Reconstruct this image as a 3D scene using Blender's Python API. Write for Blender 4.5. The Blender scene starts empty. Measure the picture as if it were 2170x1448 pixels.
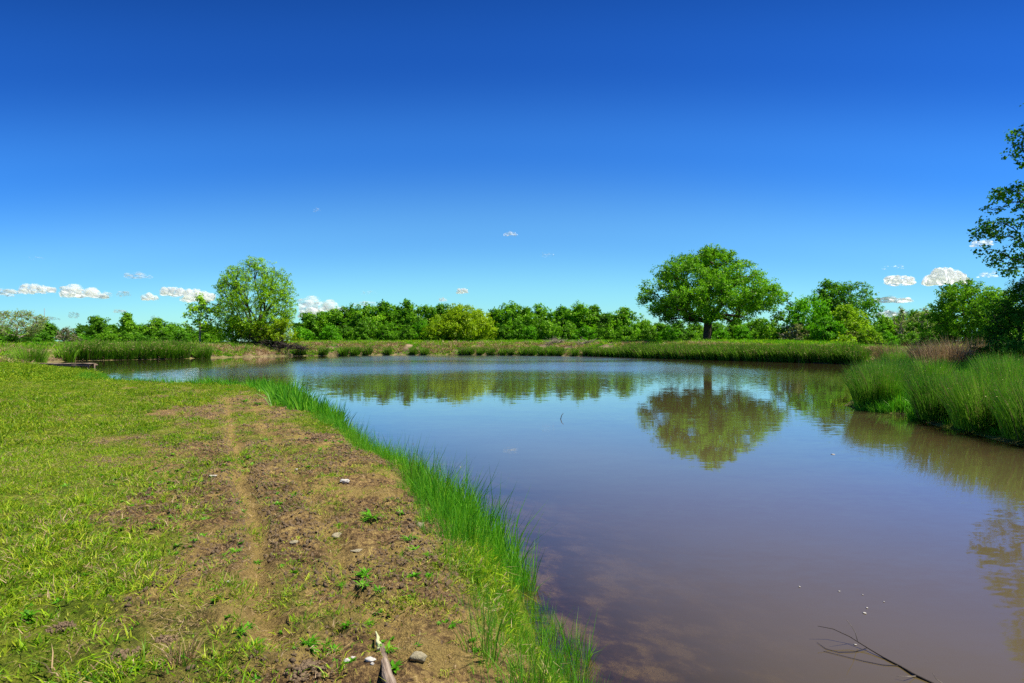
import bpy, math, random
import numpy as np
from mathutils import Vector

S = bpy.context.scene
C = S.collection
rng = np.random.default_rng(7)
random.seed(7)
F = 1300.0            # focal length in photograph pixels
H = 2.2               # eye height above the water

# ------------------------------------------------------------------ camera
cd = bpy.data.cameras.new('camera')
cam = bpy.data.objects.new('camera', cd)
C.objects.link(cam)
cam.location = (0, 0, H)
cam.rotation_euler = (math.radians(90), 0, 0)
cd.sensor_width = 36
cd.lens = F / 2170 * 36
cd.clip_start = 0.05
cd.clip_end = 20000
S.camera = cam

# ------------------------------------------------------------------ sky and sun
SUN_EL, SUN_AZ = 60.0, 98.0        # azimuth from +Y towards +X
sd = Vector((math.cos(math.radians(SUN_EL)) * math.sin(math.radians(SUN_AZ)),
             math.cos(math.radians(SUN_EL)) * math.cos(math.radians(SUN_AZ)),
             math.sin(math.radians(SUN_EL))))
w = bpy.data.worlds.new('World')
S.world = w
w.use_nodes = True
wn, wl = w.node_tree.nodes, w.node_tree.links
wn.clear()
wo = wn.new('ShaderNodeOutputWorld')
bg = wn.new('ShaderNodeBackground')
bg.inputs['Strength'].default_value = 0.1
sky = wn.new('ShaderNodeTexSky')
sky.sky_type = 'NISHITA'
sky.sun_disc = False
sky.sun_elevation = math.radians(SUN_EL)
sky.sun_rotation = math.radians(SUN_AZ)
sky.air_density = 1.0
sky.dust_density = 0.3
sky.ozone_density = 2.0
wtc = wn.new('ShaderNodeTexCoord')
wsep = wn.new('ShaderNodeSeparateXYZ')
wl.new(wtc.outputs['Generated'], wsep.inputs[0])
wr = wn.new('ShaderNodeValToRGB')
wr.color_ramp.interpolation = 'EASE'
SKYT = [(0.0, (0.50, 0.82, 0.86)), (0.07, (0.43, 0.84, 0.98)), (0.17, (0.31, 0.68, 1.0)),
        (0.30, (0.135, 0.47, 0.99)), (0.42, (0.065, 0.30, 0.80)), (0.55, (0.04, 0.21, 0.6)), (1.0, (0.03, 0.18, 0.54))]
el = wr.color_ramp.elements
el[0].position, el[0].color = SKYT[0][0], (*SKYT[0][1], 1)
el[1].position, el[1].color = SKYT[-1][0], (*SKYT[-1][1], 1)
for p, c in SKYT[1:-1]:
    e = el.new(p); e.color = (*c, 1)
# a little deeper blue away from the brightest part of the horizon, straight ahead
def wmath(op, a, b, clamp=False):
    q = wn.new('ShaderNodeMath'); q.operation = op; q.use_clamp = clamp
    for k_, v_ in enumerate((a, b)):
        if isinstance(v_, (int, float)): q.inputs[k_].default_value = v_
        else: wl.new(v_, q.inputs[k_])
    return q.outputs[0]
hz_ = wmath('SQRT', wmath('ADD', wmath('MULTIPLY', wsep.outputs['X'], wsep.outputs['X']), wmath('MULTIPLY', wsep.outputs['Y'], wsep.outputs['Y'])), 0)
fw_ = wmath('DIVIDE', wsep.outputs['Y'], wmath('MAXIMUM', hz_, .001))
sh_ = wmath('MINIMUM', wmath('MULTIPLY', wmath('SUBTRACT', 1.0, fw_), .40), .11)
wl.new(wmath('ADD', wsep.outputs['Z'], sh_), wr.inputs[0])
wm = wn.new('ShaderNodeMix'); wm.data_type = 'RGBA'; wm.blend_type = 'MULTIPLY'
wm.inputs[0].default_value = 1.0
wm.clamp_result = False
wl.new(sky.outputs[0], wm.inputs[6])
wl.new(wr.outputs[0], wm.inputs[7])
wl.new(wm.outputs[2], bg.inputs['Color'])
wl.new(bg.outputs[0], wo.inputs[0])

sl = bpy.data.lights.new('sun', 'SUN')
sl.energy = 5.0
sl.angle = math.radians(0.53)
sl.color = (1.0, 0.95, 0.86)
sun = bpy.data.objects.new('sun', sl)
C.objects.link(sun)
sun.rotation_euler = sd.to_track_quat('Z', 'Y').to_euler()
S.view_settings.view_transform = 'Standard'
S.view_settings.look = 'None'
S.view_settings.exposure = 0.7
S.view_settings.gamma = 1
S.cycles.transparent_max_bounces = 12
S.cycles.max_bounces = 6
S.cycles.diffuse_bounces = 3
S.cycles.glossy_bounces = 3
S.cycles.transmission_bounces = 4
S.cycles.use_denoising = False
S.cycles.sample_clamp_indirect = 3
S.cycles.caustics_reflective = False
S.cycles.caustics_refractive = False

# ------------------------------------------------------------------ numeric helpers
def _hash(ix, iy, iz, seed):
    h = (ix.astype(np.int64) * 374761393 + iy.astype(np.int64) * 668265263 + iz.astype(np.int64) * 2147483647 + seed * 1274126177) & 0xffffffff
    h = ((h ^ (h >> 13)) * 1274126177) & 0xffffffff
    h = ((h ^ (h >> 16)) * 2246822519) & 0xffffffff
    return ((h ^ (h >> 15)) & 0xffffff) / float(0xffffff)

def vnoise(x, y, z=None, seed=0):
    x = np.asarray(x, float); y = np.asarray(y, float)
    z = np.zeros_like(x) if z is None else np.asarray(z, float)
    ix, iy, iz = np.floor(x), np.floor(y), np.floor(z)
    fx, fy, fz = x - ix, y - iy, z - iz
    fx = fx * fx * (3 - 2 * fx); fy = fy * fy * (3 - 2 * fy); fz = fz * fz * (3 - 2 * fz)
    r = 0
    for dx in (0, 1):
        for dy in (0, 1):
            for dz in (0, 1):
                wgt = (fx if dx else 1 - fx) * (fy if dy else 1 - fy) * (fz if dz else 1 - fz)
                r = r + wgt * _hash(ix + dx, iy + dy, iz + dz, seed)
    return r

def fbm(x, y, z=None, seed=0, octv=4, lac=2.03, gain=0.5):
    a, s, t = 1.0, 0.0, 0.0
    for o in range(octv):
        s = s + a * vnoise(x, y, z, seed + o * 17)
        t += a
        x = x * lac; y = y * lac
        z = None if z is None else z * lac
        a *= gain
    return s / t

def sstep(a, b, v):
    t = np.clip((v - a) / (b - a), 0, 1)
    return t * t * (3 - 2 * t)

def unit(v):
    return v / np.maximum(np.linalg.norm(v, axis=-1, keepdims=True), 1e-9)

# ------------------------------------------------------------------ mesh helpers
def mesh(name, verts, faces, mats=(), attrs=None, smooth=False, mat_idx=None):
    """faces: (M,3) / (M,4) array or a list of such arrays"""
    if not isinstance(faces, list):
        faces = [faces]
    faces = [np.asarray(f, np.int32) for f in faces if len(f)]
    me = bpy.data.meshes.new(name)
    verts = np.asarray(verts, np.float32)
    me.vertices.add(len(verts))
    me.vertices.foreach_set('co', verts.ravel())
    loops = np.concatenate([f.ravel() for f in faces])
    sizes = np.concatenate([np.full(len(f), f.shape[1], np.int32) for f in faces])
    starts = np.concatenate([[0], np.cumsum(sizes)[:-1]]).astype(np.int32)
    me.loops.add(len(loops))
    me.loops.foreach_set('vertex_index', loops)
    me.polygons.add(len(sizes))
    me.polygons.foreach_set('loop_start', starts)
    if smooth:
        me.polygons.foreach_set('use_smooth', np.ones(len(sizes), bool))
    if mat_idx is not None:
        me.polygons.foreach_set('material_index', np.asarray(mat_idx, np.int32))
    for m in mats:
        me.materials.append(m)
    for k, v in (attrs or {}).items():
        v = np.asarray(v, np.float32)
        if v.ndim == 1:
            a = me.attributes.new(k, 'FLOAT', 'POINT'); a.data.foreach_set('value', v)
        else:
            a = me.attributes.new(k, 'FLOAT_VECTOR', 'POINT'); a.data.foreach_set('vector', v.ravel())
    me.update(calc_edges=True)
    me.validate()
    return me

def put(name, data, parent=None, loc=None, rot=None, scale=None):
    o = bpy.data.objects.new(name, data)
    C.objects.link(o)
    if parent is not None: o.parent = parent
    if loc is not None: o.location = loc
    if rot is not None: o.rotation_euler = rot
    if scale is not None: o.scale = (scale,) * 3 if isinstance(scale, (int, float)) else scale
    return o

def tag(o, label=None, cat=None, group=None, kind=None):
    if label: o['label'] = label
    if cat: o['category'] = cat
    if group: o['group'] = group
    if kind: o['kind'] = kind
    return o

def empty(name, loc, rz=0, scale=None):
    o = put(name, None, None, loc, (0, 0, rz), scale)
    o.empty_display_size = 0.3
    return o

class Geo:
    """collects arrays of one mesh"""
    def __init__(s):
        s.v, s.f3, s.f4, s.t, s.n = [], [], [], [], 0
    def add(s, v, f3=None, f4=None, tint=None):
        v = np.asarray(v, float)
        if f3 is not None and len(f3): s.f3.append(np.asarray(f3) + s.n)
        if f4 is not None and len(f4): s.f4.append(np.asarray(f4) + s.n)
        s.v.append(v); s.n += len(v)
        s.t.append(np.full(len(v), 0.5) if tint is None else np.broadcast_to(tint, (len(v),)))
    def build(s, name, mats, smooth=False):
        fs = []
        if s.f3: fs.append(np.concatenate(s.f3))
        if s.f4: fs.append(np.concatenate(s.f4))
        return mesh(name, np.concatenate(s.v), fs, mats, {'tint': np.concatenate(s.t)}, smooth)

def tube(g, pts, rad, k=5, tint=0.5, cap=True):
    pts = np.asarray(pts, float); n = len(pts)
    rad = np.broadcast_to(np.asarray(rad, float), (n,))
    d = np.gradient(pts, axis=0); d = unit(d)
    ref = np.array([0, 0, 1.0]) if abs(d[0][2]) < 0.8 else np.array([1.0, 0, 0])
    V = []
    for i in range(n):
        a = np.cross(d[i], ref); a /= max(np.linalg.norm(a), 1e-6)
        b = np.cross(d[i], a)
        ref = np.cross(a, d[i]) if abs(np.dot(ref, d[i])) > 0.95 else ref
        th = np.arange(k) * 2 * np.pi / k
        V.append(pts[i] + rad[i] * (np.cos(th)[:, None] * a + np.sin(th)[:, None] * b))
    V = np.concatenate(V)
    i = np.arange(n - 1)[:, None] * k; j = np.arange(k)[None]; j2 = (j + 1) % k
    f4 = np.stack([i + j, i + j2, i + k + j2, i + k + j], -1).reshape(-1, 4)
    f3 = None
    if cap:
        V = np.concatenate([V, pts[-1:] + d[-1:] * rad[-1], pts[:1]])
        e = n * k; b0 = (n - 1) * k; jj = np.arange(k)
        f3 = np.concatenate([np.stack([b0 + jj, b0 + (jj + 1) % k, np.full(k, e)], -1),
                             np.stack([(jj + 1) % k, jj, np.full(k, e + 1)], -1)])
    g.add(V, f3, f4, tint)

def leaves(g, c, nrm, size, tint, aspect=0.55, seed=0):
    """folded leaf quads at centres c"""
    n = len(c)
    r = np.random.default_rng(seed)
    nrm = unit(nrm)
    q = unit(np.cross(nrm, unit(r.normal(size=(n, 3)))))
    p = np.cross(nrm, q)
    size = np.broadcast_to(size, (n,))[:, None]
    v = np.stack([c - q * size * .5, c + p * size * aspect * .5 + nrm * size * .08,
                  c + q * size * .5, c - p * size * aspect * .5 + nrm * size * .08], 1).reshape(-1, 3)
    f = np.arange(n * 4).reshape(-1, 4)
    g.add(v, None, f, np.repeat(tint, 4))

def blades(g, base, lean, height, width, tint, seed=0, curve=0.5):
    """grass blades: base (n,3), lean (n,2) horizontal tip offset per unit height"""
    n = len(base)
    r = np.random.default_rng(seed)
    height = np.broadcast_to(height, (n,)).astype(float); width = np.broadcast_to(width, (n,)).astype(float)
    th = r.uniform(0, 2 * np.pi, n)
    side = np.stack([np.cos(th), np.sin(th), np.zeros(n)], -1) * width[:, None] * .5
    L = np.concatenate([lean, np.zeros((n, 1))], 1) * height[:, None]
    up = np.array([0, 0, 1.0]) * height[:, None]
    mid = base + L * (0.5 - 0.22 * curve) + up * 0.52
    ln = np.linalg.norm(lean, axis=1)
    tip = base + L + up * np.sqrt(np.clip(1 - 0.35 * ln ** 2, 0.1, 1))[:, None]
    v = np.stack([base - side, base + side, mid + side * .8, mid - side * .8, tip], 1).reshape(-1, 3)
    i = np.arange(n)[:, None] * 5
    g.add(v, i + np.array([[3, 2, 4]]), i + np.array([[0, 1, 2, 3]]), np.repeat(tint, 5))

# ------------------------------------------------------------------ material helpers
def newmat(name):
    m = bpy.data.materials.new(name); m.use_nodes = True
    m.node_tree.nodes.clear()
    return m, m.node_tree.nodes, m.node_tree.links

def ramp(n, stops):
    r = n.new('ShaderNodeValToRGB')
    e = r.color_ramp.elements
    e[0].position, e[0].color = stops[0][0], (*stops[0][1], 1)
    e[1].position, e[1].color = stops[-1][0], (*stops[-1][1], 1)
    for p, c in stops[1:-1]:
        x = e.new(p); x.color = (*c, 1)
    return r

def math_(n, l, op, a, b=None, clamp=False):
    m = n.new('ShaderNodeMath'); m.operation = op; m.use_clamp = clamp
    for i, v in enumerate((a, b)):
        if v is None: continue
        if isinstance(v, (int, float)): m.inputs[i].default_value = v
        else: l.new(v, m.inputs[i])
    return m.outputs[0]

def noise_(n, l, scale, detail=3, vec=None, rough=0.55):
    t = n.new('ShaderNodeTexNoise')
    t.inputs['Scale'].default_value = scale; t.inputs['Detail'].default_value = detail
    t.inputs['Roughness'].default_value = rough
    if vec is not None: l.new(vec, t.inputs['Vector'])
    return t

def mixc(n, l, fac, a, b, blend='MIX'):
    m = n.new('ShaderNodeMix'); m.data_type = 'RGBA'; m.blend_type = blend
    for i, v in ((0, fac), (6, a), (7, b)):
        if isinstance(v, (int, float)): m.inputs[i].default_value = v
        elif isinstance(v, tuple): m.inputs[i].default_value = (*v, 1)
        else: l.new(v, m.inputs[i])
    return m.outputs[2]

def leaf_mat(name, cols, transl=0.42, gloss=0.014, patch=1.3, rough=0.45):
    """cols: dark, mid, light leaf colours; tint attribute plus a world noise picks among them"""
    m, n, l = newmat(name)
    at = n.new('ShaderNodeAttribute'); at.attribute_name = 'tint'
    ge = n.new('ShaderNodeNewGeometry')
    oi = n.new('ShaderNodeObjectInfo')
    nz = noise_(n, l, patch, 2, ge.outputs['Position'])
    v = math_(n, l, 'MULTIPLY', at.outputs['Fac'], 0.55)
    v = math_(n, l, 'ADD', v, math_(n, l, 'MULTIPLY', nz.outputs['Fac'], 0.55))
    v = math_(n, l, 'ADD', v, math_(n, l, 'MULTIPLY', math_(n, l, 'SUBTRACT', oi.outputs['Random'], 0.5), 0.22))
    r = ramp(n, [(0.22, cols[0]), (0.52, cols[1]), (0.85, cols[2])] + ([(.99, (.30, .24, .10))] if name.startswith('rush') else []))
    l.new(v, r.inputs[0])
    d = n.new('ShaderNodeBsdfDiffuse'); t = n.new('ShaderNodeBsdfTranslucent')
    l.new(r.outputs[0], d.inputs[0])
    hs = mixc(n, l, 1.0, r.outputs[0], (1.15, 1.25, 0.6), 'MULTIPLY')
    l.new(hs, t.inputs[0])
    mx = n.new('ShaderNodeMixShader'); mx.inputs[0].default_value = transl
    l.new(d.outputs[0], mx.inputs[1]); l.new(t.outputs[0], mx.inputs[2])
    gl = n.new('ShaderNodeBsdfGlossy'); gl.inputs['Roughness'].default_value = rough
    gl.inputs[0].default_value = (0.95, 0.95, 0.6, 1)
    m2 = n.new('ShaderNodeMixShader'); m2.inputs[0].default_value = gloss
    l.new(mx.outputs[0], m2.inputs[1]); l.new(gl.outputs[0], m2.inputs[2])
    o = n.new('ShaderNodeOutputMaterial'); l.new(m2.outputs[0], o.inputs[0])
    return m

def solid_mat(name, cols, scale=8, bump=0.4, rough=0.9, stretch=(1, 1, 1), spec=0.2, bdist=0.02):
    m, n, l = newmat(name)
    tc = n.new('ShaderNodeTexCoord'); mp = n.new('ShaderNodeMapping')
    mp.inputs['Scale'].default_value = stretch
    l.new(tc.outputs['Object'], mp.inputs[0])
    nz = noise_(n, l, scale, 5, mp.outputs[0], 0.65)
    k = len(cols)
    r = ramp(n, [(0.3 + 0.4 * i / (k - 1), c) for i, c in enumerate(cols)])
    l.new(nz.outputs['Fac'], r.inputs[0])
    p = n.new('ShaderNodeBsdfPrincipled')
    l.new(r.outputs[0], p.inputs['Base Color'])
    p.inputs['Roughness'].default_value = rough
    p.inputs['Specular IOR Level'].default_value = spec
    b = n.new('ShaderNodeBump'); b.inputs['Strength'].default_value = bump; b.inputs['Distance'].default_value = bdist
    l.new(nz.outputs['Fac'], b.inputs['Height']); l.new(b.outputs[0], p.inputs['Normal'])
    o = n.new('ShaderNodeOutputMaterial'); l.new(p.outputs[0], o.inputs[0])
    return m

M = {}
M['oak_leaf'] = leaf_mat('oak_leaf', [(0.0434, 0.1318, 0.0074), (0.1082, 0.2901, 0.0099), (0.2407, 0.5098, 0.0149)], patch=.8)
M['wood_leaf'] = leaf_mat('wood_leaf', [(0.045, 0.1373, 0.0099), (0.118, 0.3038, 0.0124), (0.267, 0.5098, 0.0174)], patch=.35)
M['dark_leaf'] = leaf_mat('dark_leaf', [(0.0355, 0.1176, 0.0074), (0.0891, 0.2616, 0.0124), (0.2134, 0.4709, 0.0198)], patch=.35)
M['bright_leaf'] = leaf_mat('bright_leaf', [(0.0385, 0.15, 0.004), (0.1045, 0.34, 0.006), (0.22, 0.54, 0.015)], patch=.5)
M['yellow_leaf'] = leaf_mat('yellow_leaf', [(0.1085, 0.2325, 0.0093), (0.217, 0.3875, 0.0124), (0.372, 0.558, 0.0186)], patch=.5)
M['olive_leaf'] = leaf_mat('olive_leaf', [(0.1209, 0.2325, 0.0093), (0.262, 0.4069, 0.0093), (0.4232, 0.5619, 0.0124)], patch=.4)
M['willow_leaf'] = leaf_mat('willow_leaf', [(0.1209, 0.2674, 0.0074), (0.2721, 0.5124, 0.0111), (0.5138, 0.7576, 0.0174)], patch=.6)
M['pale_leaf'] = leaf_mat('pale_leaf', [(0.143, 0.2145, 0.055), (0.2431, 0.3432, 0.088), (0.3575, 0.4576, 0.132)], patch=.6)
M['brown_leaf'] = leaf_mat('brown_leaf', [(0.0775, 0.093, 0.031), (0.155, 0.186, 0.0543), (0.248, 0.279, 0.0775)], patch=.6)
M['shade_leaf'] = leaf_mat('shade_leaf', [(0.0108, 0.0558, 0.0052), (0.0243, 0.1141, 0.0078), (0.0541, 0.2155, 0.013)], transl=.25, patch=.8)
M['maple_leaf'] = leaf_mat('maple_leaf', [(0.0234, 0.0983, 0.0065), (0.0585, 0.2088, 0.0104), (0.1462, 0.3686, 0.0156)], transl=.35, patch=.9)
M['rush'] = leaf_mat('rush', [(0.0497, 0.1656, 0.0115), (0.1242, 0.3312, 0.0173), (0.3036, 0.552, 0.036)], transl=.25, patch=2.5, gloss=.03)
M['rush_far'] = leaf_mat('rush_far', [(0.0561, 0.1519, 0.0135), (0.1275, 0.3038, 0.0162), (0.255, 0.486, 0.0216)], transl=.25, patch=1.0)
M['dry'] = leaf_mat('dry', [(0.2, 0.12, 0.06), (0.36, 0.24, 0.12), (0.52, 0.38, 0.22)], transl=.2, patch=1.5)
M['dry_pink'] = leaf_mat('dry_pink', [(0.169, 0.0975, 0.055), (0.364, 0.234, 0.132), (0.598, 0.429, 0.264)], transl=.2, patch=1.5)
M['lawn'] = leaf_mat('lawn', [(0.0569, 0.121, 0.006), (0.1771, 0.2822, 0.008), (0.4301, 0.4838, 0.03)], transl=.3, patch=1.2)
M['lawn_green'] = leaf_mat('lawn_green', [(0.0312, 0.1035, 0.005), (0.117, 0.276, 0.007), (0.312, 0.4692, 0.012)], transl=.3, patch=2.0)
M['shore'] = leaf_mat('shore', [(0.033, 0.1638, 0.0072), (0.0924, 0.3528, 0.012), (0.264, 0.5292, 0.024)], transl=.4, patch=2.0, gloss=.025)
M['weed'] = leaf_mat('weed', [(.03, .13, .006), (.08, .29, .008), (.17, .45, .02)], transl=.35, patch=8)
M['moss'] = leaf_mat('moss', [(0.14, 0.17, 0.02), (0.28, 0.3, 0.03), (0.42, 0.42, 0.05)], transl=.2, patch=8)
M['bark'] = solid_mat('bark', [(.035, .026, .018), (.09, .07, .05)], 6, .8, stretch=(3, 3, .6), bdist=.05)
M['pale_bark'] = solid_mat('pale_bark', [(.16, .13, .09), (.34, .29, .22)], 6, .6, stretch=(3, 3, .6))
M['brush'] = solid_mat('brush', [(.02, .016, .012), (.07, .055, .045)], 6, .6)
M['old_wood'] = solid_mat('old_wood', [(.07, .05, .035), (.22, .16, .11), (.38, .30, .22)], 5, .8, stretch=(1, 9, 9))
M['split_wood'] = solid_mat('split_wood', [(.34, .40, .14), (.62, .60, .34)], 12, .4, stretch=(1, 9, 9))
M['stone'] = solid_mat('stone', [(.13, .10, .06), (.32, .27, .16), (.50, .46, .30)], 14, .7, bdist=.01)
M['white_bit'] = solid_mat('white_bit', [(.30, .27, .22), (.62, .58, .50)], 20, .3, bdist=.004)
M['soil'] = solid_mat('soil', [(.07, .048, .03), (.19, .13, .075), (.36, .26, .13)], 16, .8, bdist=.015)
M['steel'] = solid_mat('steel', [(.22, .22, .23), (.34, .33, .33)], 1, .1)

# ------------------------------------------------------------------ the pond outline (waterline), seen from above
POND = np.array([(2.5, -20), (1.7, -8), (1.15, -2), (.85, 1.5), (.52, 3.4), (.22, 4.9), (-.25, 6.6), (-.95, 8.4),
    (-1.9, 10.2), (-3.1, 12.6), (-4.7, 15.8), (-6.8, 20), (-8.2, 21.4), (-10.0, 22.3), (-12.5, 22.8), (-15.3, 24.9), (-20.0, 30.2), (-25.2, 38.0),
    (-30, 44.5), (-37.5, 49.5), (-43, 55), (-47.5, 62), (-50, 69), (-46, 74), (-42, 79), (-39, 86), (-33, 94), (-20, 98), (-6, 99), (5, 94.5),
    (14, 87), (23, 74), (30, 64), (33, 59), (33.5, 54), (29, 47), (24, 41), (19, 33), (14.4, 25), (12.3, 22.3),
    (11.45, 21.0), (11.25, 19.9), (11.55, 19.0), (12.3, 18.5), (11.6, 17.6), (11.0, 15.8), (10.9, 13.8), (11, 12.4), (11.4, 9), (12.5, 0), (15, -20), (9, -28)], float)

def shore_dist(x, y):
    """signed distance to the waterline, positive on land"""
    x = np.asarray(x, float); y = np.asarray(y, float)
    best = np.full(x.shape, 1e9); inside = np.zeros(x.shape, bool)
    n = len(POND)
    for i in range(n):
        ax, ay = POND[i]; bx, by = POND[(i + 1) % n]
        dx, dy = bx - ax, by - ay
        t = np.clip(((x - ax) * dx + (y - ay) * dy) / (dx * dx + dy * dy), 0, 1)
        best = np.minimum(best, (x - ax - t * dx) ** 2 + (y - ay - t * dy) ** 2)
        if ay != by:
            cr = ((ay > y) != (by > y)) & (x < (bx - ax) * (y - ay) / (by - ay) + ax)
            inside ^= cr
    d = np.sqrt(best)
    return np.where(inside, -d, d)

def seg_d(x, y, a, b):
    dx, dy = b[0] - a[0], b[1] - a[1]
    t = np.clip(((x - a[0]) * dx + (y - a[1]) * dy) / (dx * dx + dy * dy), 0, 1)
    return np.hypot(x - a[0] - t * dx, y - a[1] - t * dy)

TRACK = [(-7.7, 16.5), (-4.45, 9.86), (-3.0, 6.9), (-1.85, 4.5), (-1.25, 3.2)]
def rut_d(x, y, off=0.0):
    """distance to the wheel rut along the strip, or to its twin off metres to the right"""
    x = x - off + (vnoise(x * 1.3, y * 1.3, seed=33) - .5) * .12
    return np.min([seg_d(x, y, TRACK[i], TRACK[i + 1]) for i in range(len(TRACK) - 1)], axis=0)

def ground_z(x, y, d=None, fine=True):
    x = np.asarray(x, float); y = np.asarray(y, float)
    if d is None: d = shore_dist(x, y)
    d = d + (vnoise(x * .9, y * .9, seed=3) - .5) * .35 * np.clip(1, 0, 1)
    # how high the land stands above the water: low by the camera, a dam at the far side
    far = sstep(56, 84, y + 0.12 * np.abs(x) * (x > 0))
    plateau = 0.62 + 0.17 * sstep(3, 14, -x) * sstep(5, 30, y) + 0.3 * sstep(50, 66, y) * sstep(15, 40, -x)
    plateau = plateau * (1 - far) + far * 2.12
    right = sstep(6, 11, x) * (1 - far)
    plateau = plateau * (1 - right) + right * (0.95 + 0.55 * sstep(18, 40, y))
    left = sstep(-30, -48, x) * sstep(55, 70, y)
    plateau = plateau * (1 - left) + left * 1.62
    width = 1.1 + 6.5 * far + 3.2 * right + 7 * sstep(12, 30, -x) * (1 - far)
    t = np.clip(d / width, 0, 1)
    z = plateau * (1 - (1 - t) ** 2.0)
    # behind the dam the land drops again to the foot of the trees
    z = z - sstep(12, 22, d) * far * 1.2 * (1 - .6 * left)
    z = z + (fbm(x * .12, y * .12, seed=9) - .5) * .16 * sstep(2, 12, d)
    z = np.where(d > 0, z, np.maximum(d * (0.16 + 0.05 * far), -1.6))
    if fine:
        near = np.clip(1.3 - np.hypot(x, y) / 26, 0, 1)
        dirt = sstep(.5, .9, d) * (1 - sstep(3.0, 4.4, d))
        amp = (0.02 + 0.062 * dirt) * near * (1 - .85 * np.exp(-(rut_d(x, y) / .14) ** 2))
        z = z + (fbm(x * 6, y * 6, seed=21, octv=4, gain=.72) - .5) * amp * 2 * np.where(d > -.3, 1, .3)
        # wheel ruts running along the shore
        for off, wd, dp in ((0, .085, .07), (.62, .07, .035)):
            q = rut_d(x, y, off)
            z = z - (np.exp(-(q / wd) ** 2) - .35 * np.exp(-((q - wd * 2.2) / wd) ** 2)) * dp * near
    return z

def dirt_mask(x, y, d):
    """1 bare soil, 0 grass"""
    nz = fbm(x * .9, y * .9, seed=41, octv=5, gain=.6)
    edge = 2.3 + np.clip((y - 3) * .42, 0, 2.0)
    strip = sstep(.30, .62, d) * (1 - sstep(edge - 1.3, edge + 1.0, d)) * (1 - sstep(17, 21, y)) * (x < 5)
    strip = np.maximum(strip, np.exp(-(rut_d(x, y) / .16) ** 2) * 1.5)
    v = sstep(.25, .78, strip * .60 + (nz - .5) * 1.7 + .13)
    # the open left lawn keeps only a few bare spots near the camera
    return np.clip(v * np.where(x > 5, 0, 1) * (1 - .6 * sstep(edge + .6, edge + 2.5, d)), 0, 1) * (1 - sstep(20, 32, y))

# ------------------------------------------------------------------ ground sheet
def axis(fine0, fine1, step, grow, cap, near_end, grow2, end):
    xs = list(np.arange(fine0, fine1, step))
    s = step; v = xs[-1]; out = []
    while v < end:
        s = min(s * grow, cap) if v < near_end else s * grow2
        v += s; out.append(v)
    return xs + out

yax = axis(2.0, 7.6, .036, 1.02, .85, 125, 1.16, 4000)
v, s, lo = 2.0, .036, []
while v > -400:
    s *= 1.18; v -= s; lo.append(v)
yax = np.array(lo[::-1] + yax)
xr = axis(-5.4, 1.4, .036, 1.04, 1.1, 75, 1.16, 4000)
v, s, lo = -5.4, .036, []
while v > -4000:
    s = min(s * 1.04, 1.1) if v > -85 else s * 1.16
    v -= s; lo.append(v)
xax = np.array(lo[::-1] + xr)
GX, GY = np.meshgrid(xax, yax)
gx, gy = GX.ravel(), GY.ravel()
gd = shore_dist(gx, gy)
gz = ground_z(gx, gy, gd)
nx_, ny_ = len(xax), len(yax)
ii = (np.arange(ny_ - 1)[:, None] * nx_ + np.arange(nx_ - 1)[None]).ravel()
gf = np.stack([ii, ii + 1, ii + nx_ + 1, ii + nx_], -1)
gdirt = dirt_mask(gx, gy, gd)
# pale packed sand in the dirt strip
gn = fbm(gx * 2.5, gy * 2.5, seed=55, octv=4, gain=.6)
gsand = np.clip(1 - seg_d(gx, gy, (-2.35, 4.3), (-1.05, 3.0)) / .22 + (gn - .5) * 2.2, 0, 1)
gsand = np.maximum(gsand, sstep(.50, .66, gn) * .9)
gsand = np.maximum(gsand, sstep(8, 14, gy) * sstep(.44, .6, gn) * .7)
for off_, wd_r, am_ in ((0, .11, 1.0), (.62, .09, .7)):
    gsand = np.maximum(gsand, np.exp(-(rut_d(gx, gy, off_) / wd_r) ** 2) * am_ * (gy > 1))
    gdirt = np.maximum(gdirt, np.exp(-(rut_d(gx, gy, off_) / .2) ** 2) * (gy > 1))
gfar = sstep(45, 60, gy + 0.1 * np.abs(gx))
gdirt = np.maximum(gdirt, np.clip(1 - seg_d(gx, gy, (-2.35, 4.3), (-1.05, 3.0)) / .28, 0, 1) * 1.0)

m, n, l = newmat('ground')
ge = n.new('ShaderNodeNewGeometry'); pos = ge.outputs['Position']
def attr(nm):
    a = n.new('ShaderNodeAttribute'); a.attribute_name = nm
    return a.outputs['Fac']
n1 = noise_(n, l, 28, 6, pos, .7); n2 = noise_(n, l, 3.0, 5, pos, .6); n3 = noise_(n, l, 90, 4, pos, .7)
soil = ramp(n, [(.38, (.03, .019, .010)), (.47, (.14, .085, .038)), (.55, (.34, .22, .08)), (.66, (.58, .43, .13))])
l.new(math_(n, l, 'ADD', math_(n, l, 'MULTIPLY', n1.outputs['Fac'], .65), math_(n, l, 'MULTIPLY', n2.outputs['Fac'], .35)), soil.inputs[0])
sand = ramp(n, [(.35, (.22, .15, .05)), (.62, (.48, .35, .10))]); l.new(n3.outputs['Fac'], sand.inputs[0])
c = mixc(n, l, math_(n, l, 'MULTIPLY', attr('sand'), .8, True), soil.outputs[0], sand.outputs[0])
thatch = ramp(n, [(.34, (.035, .05, .006)), (.48, (.13, .18, .012)), (.64, (.33, .34, .04))])
l.new(math_(n, l, 'ADD', math_(n, l, 'MULTIPLY', n1.outputs['Fac'], .6), math_(n, l, 'MULTIPLY', n2.outputs['Fac'], .4)), thatch.inputs[0])
c = mixc(n, l, attr('dirt'), thatch.outputs[0], c)
bed = ramp(n, [(.40, (.02, .015, .018)), (.49, (.09, .055, .035)), (.60, (.34, .25, .10))])
n4 = noise_(n, l, 2.4, 6, pos, .68); l.new(n4.outputs['Fac'], bed.inputs[0])
c = mixc(n, l, attr('bed'), c, bed.outputs[0])
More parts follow.
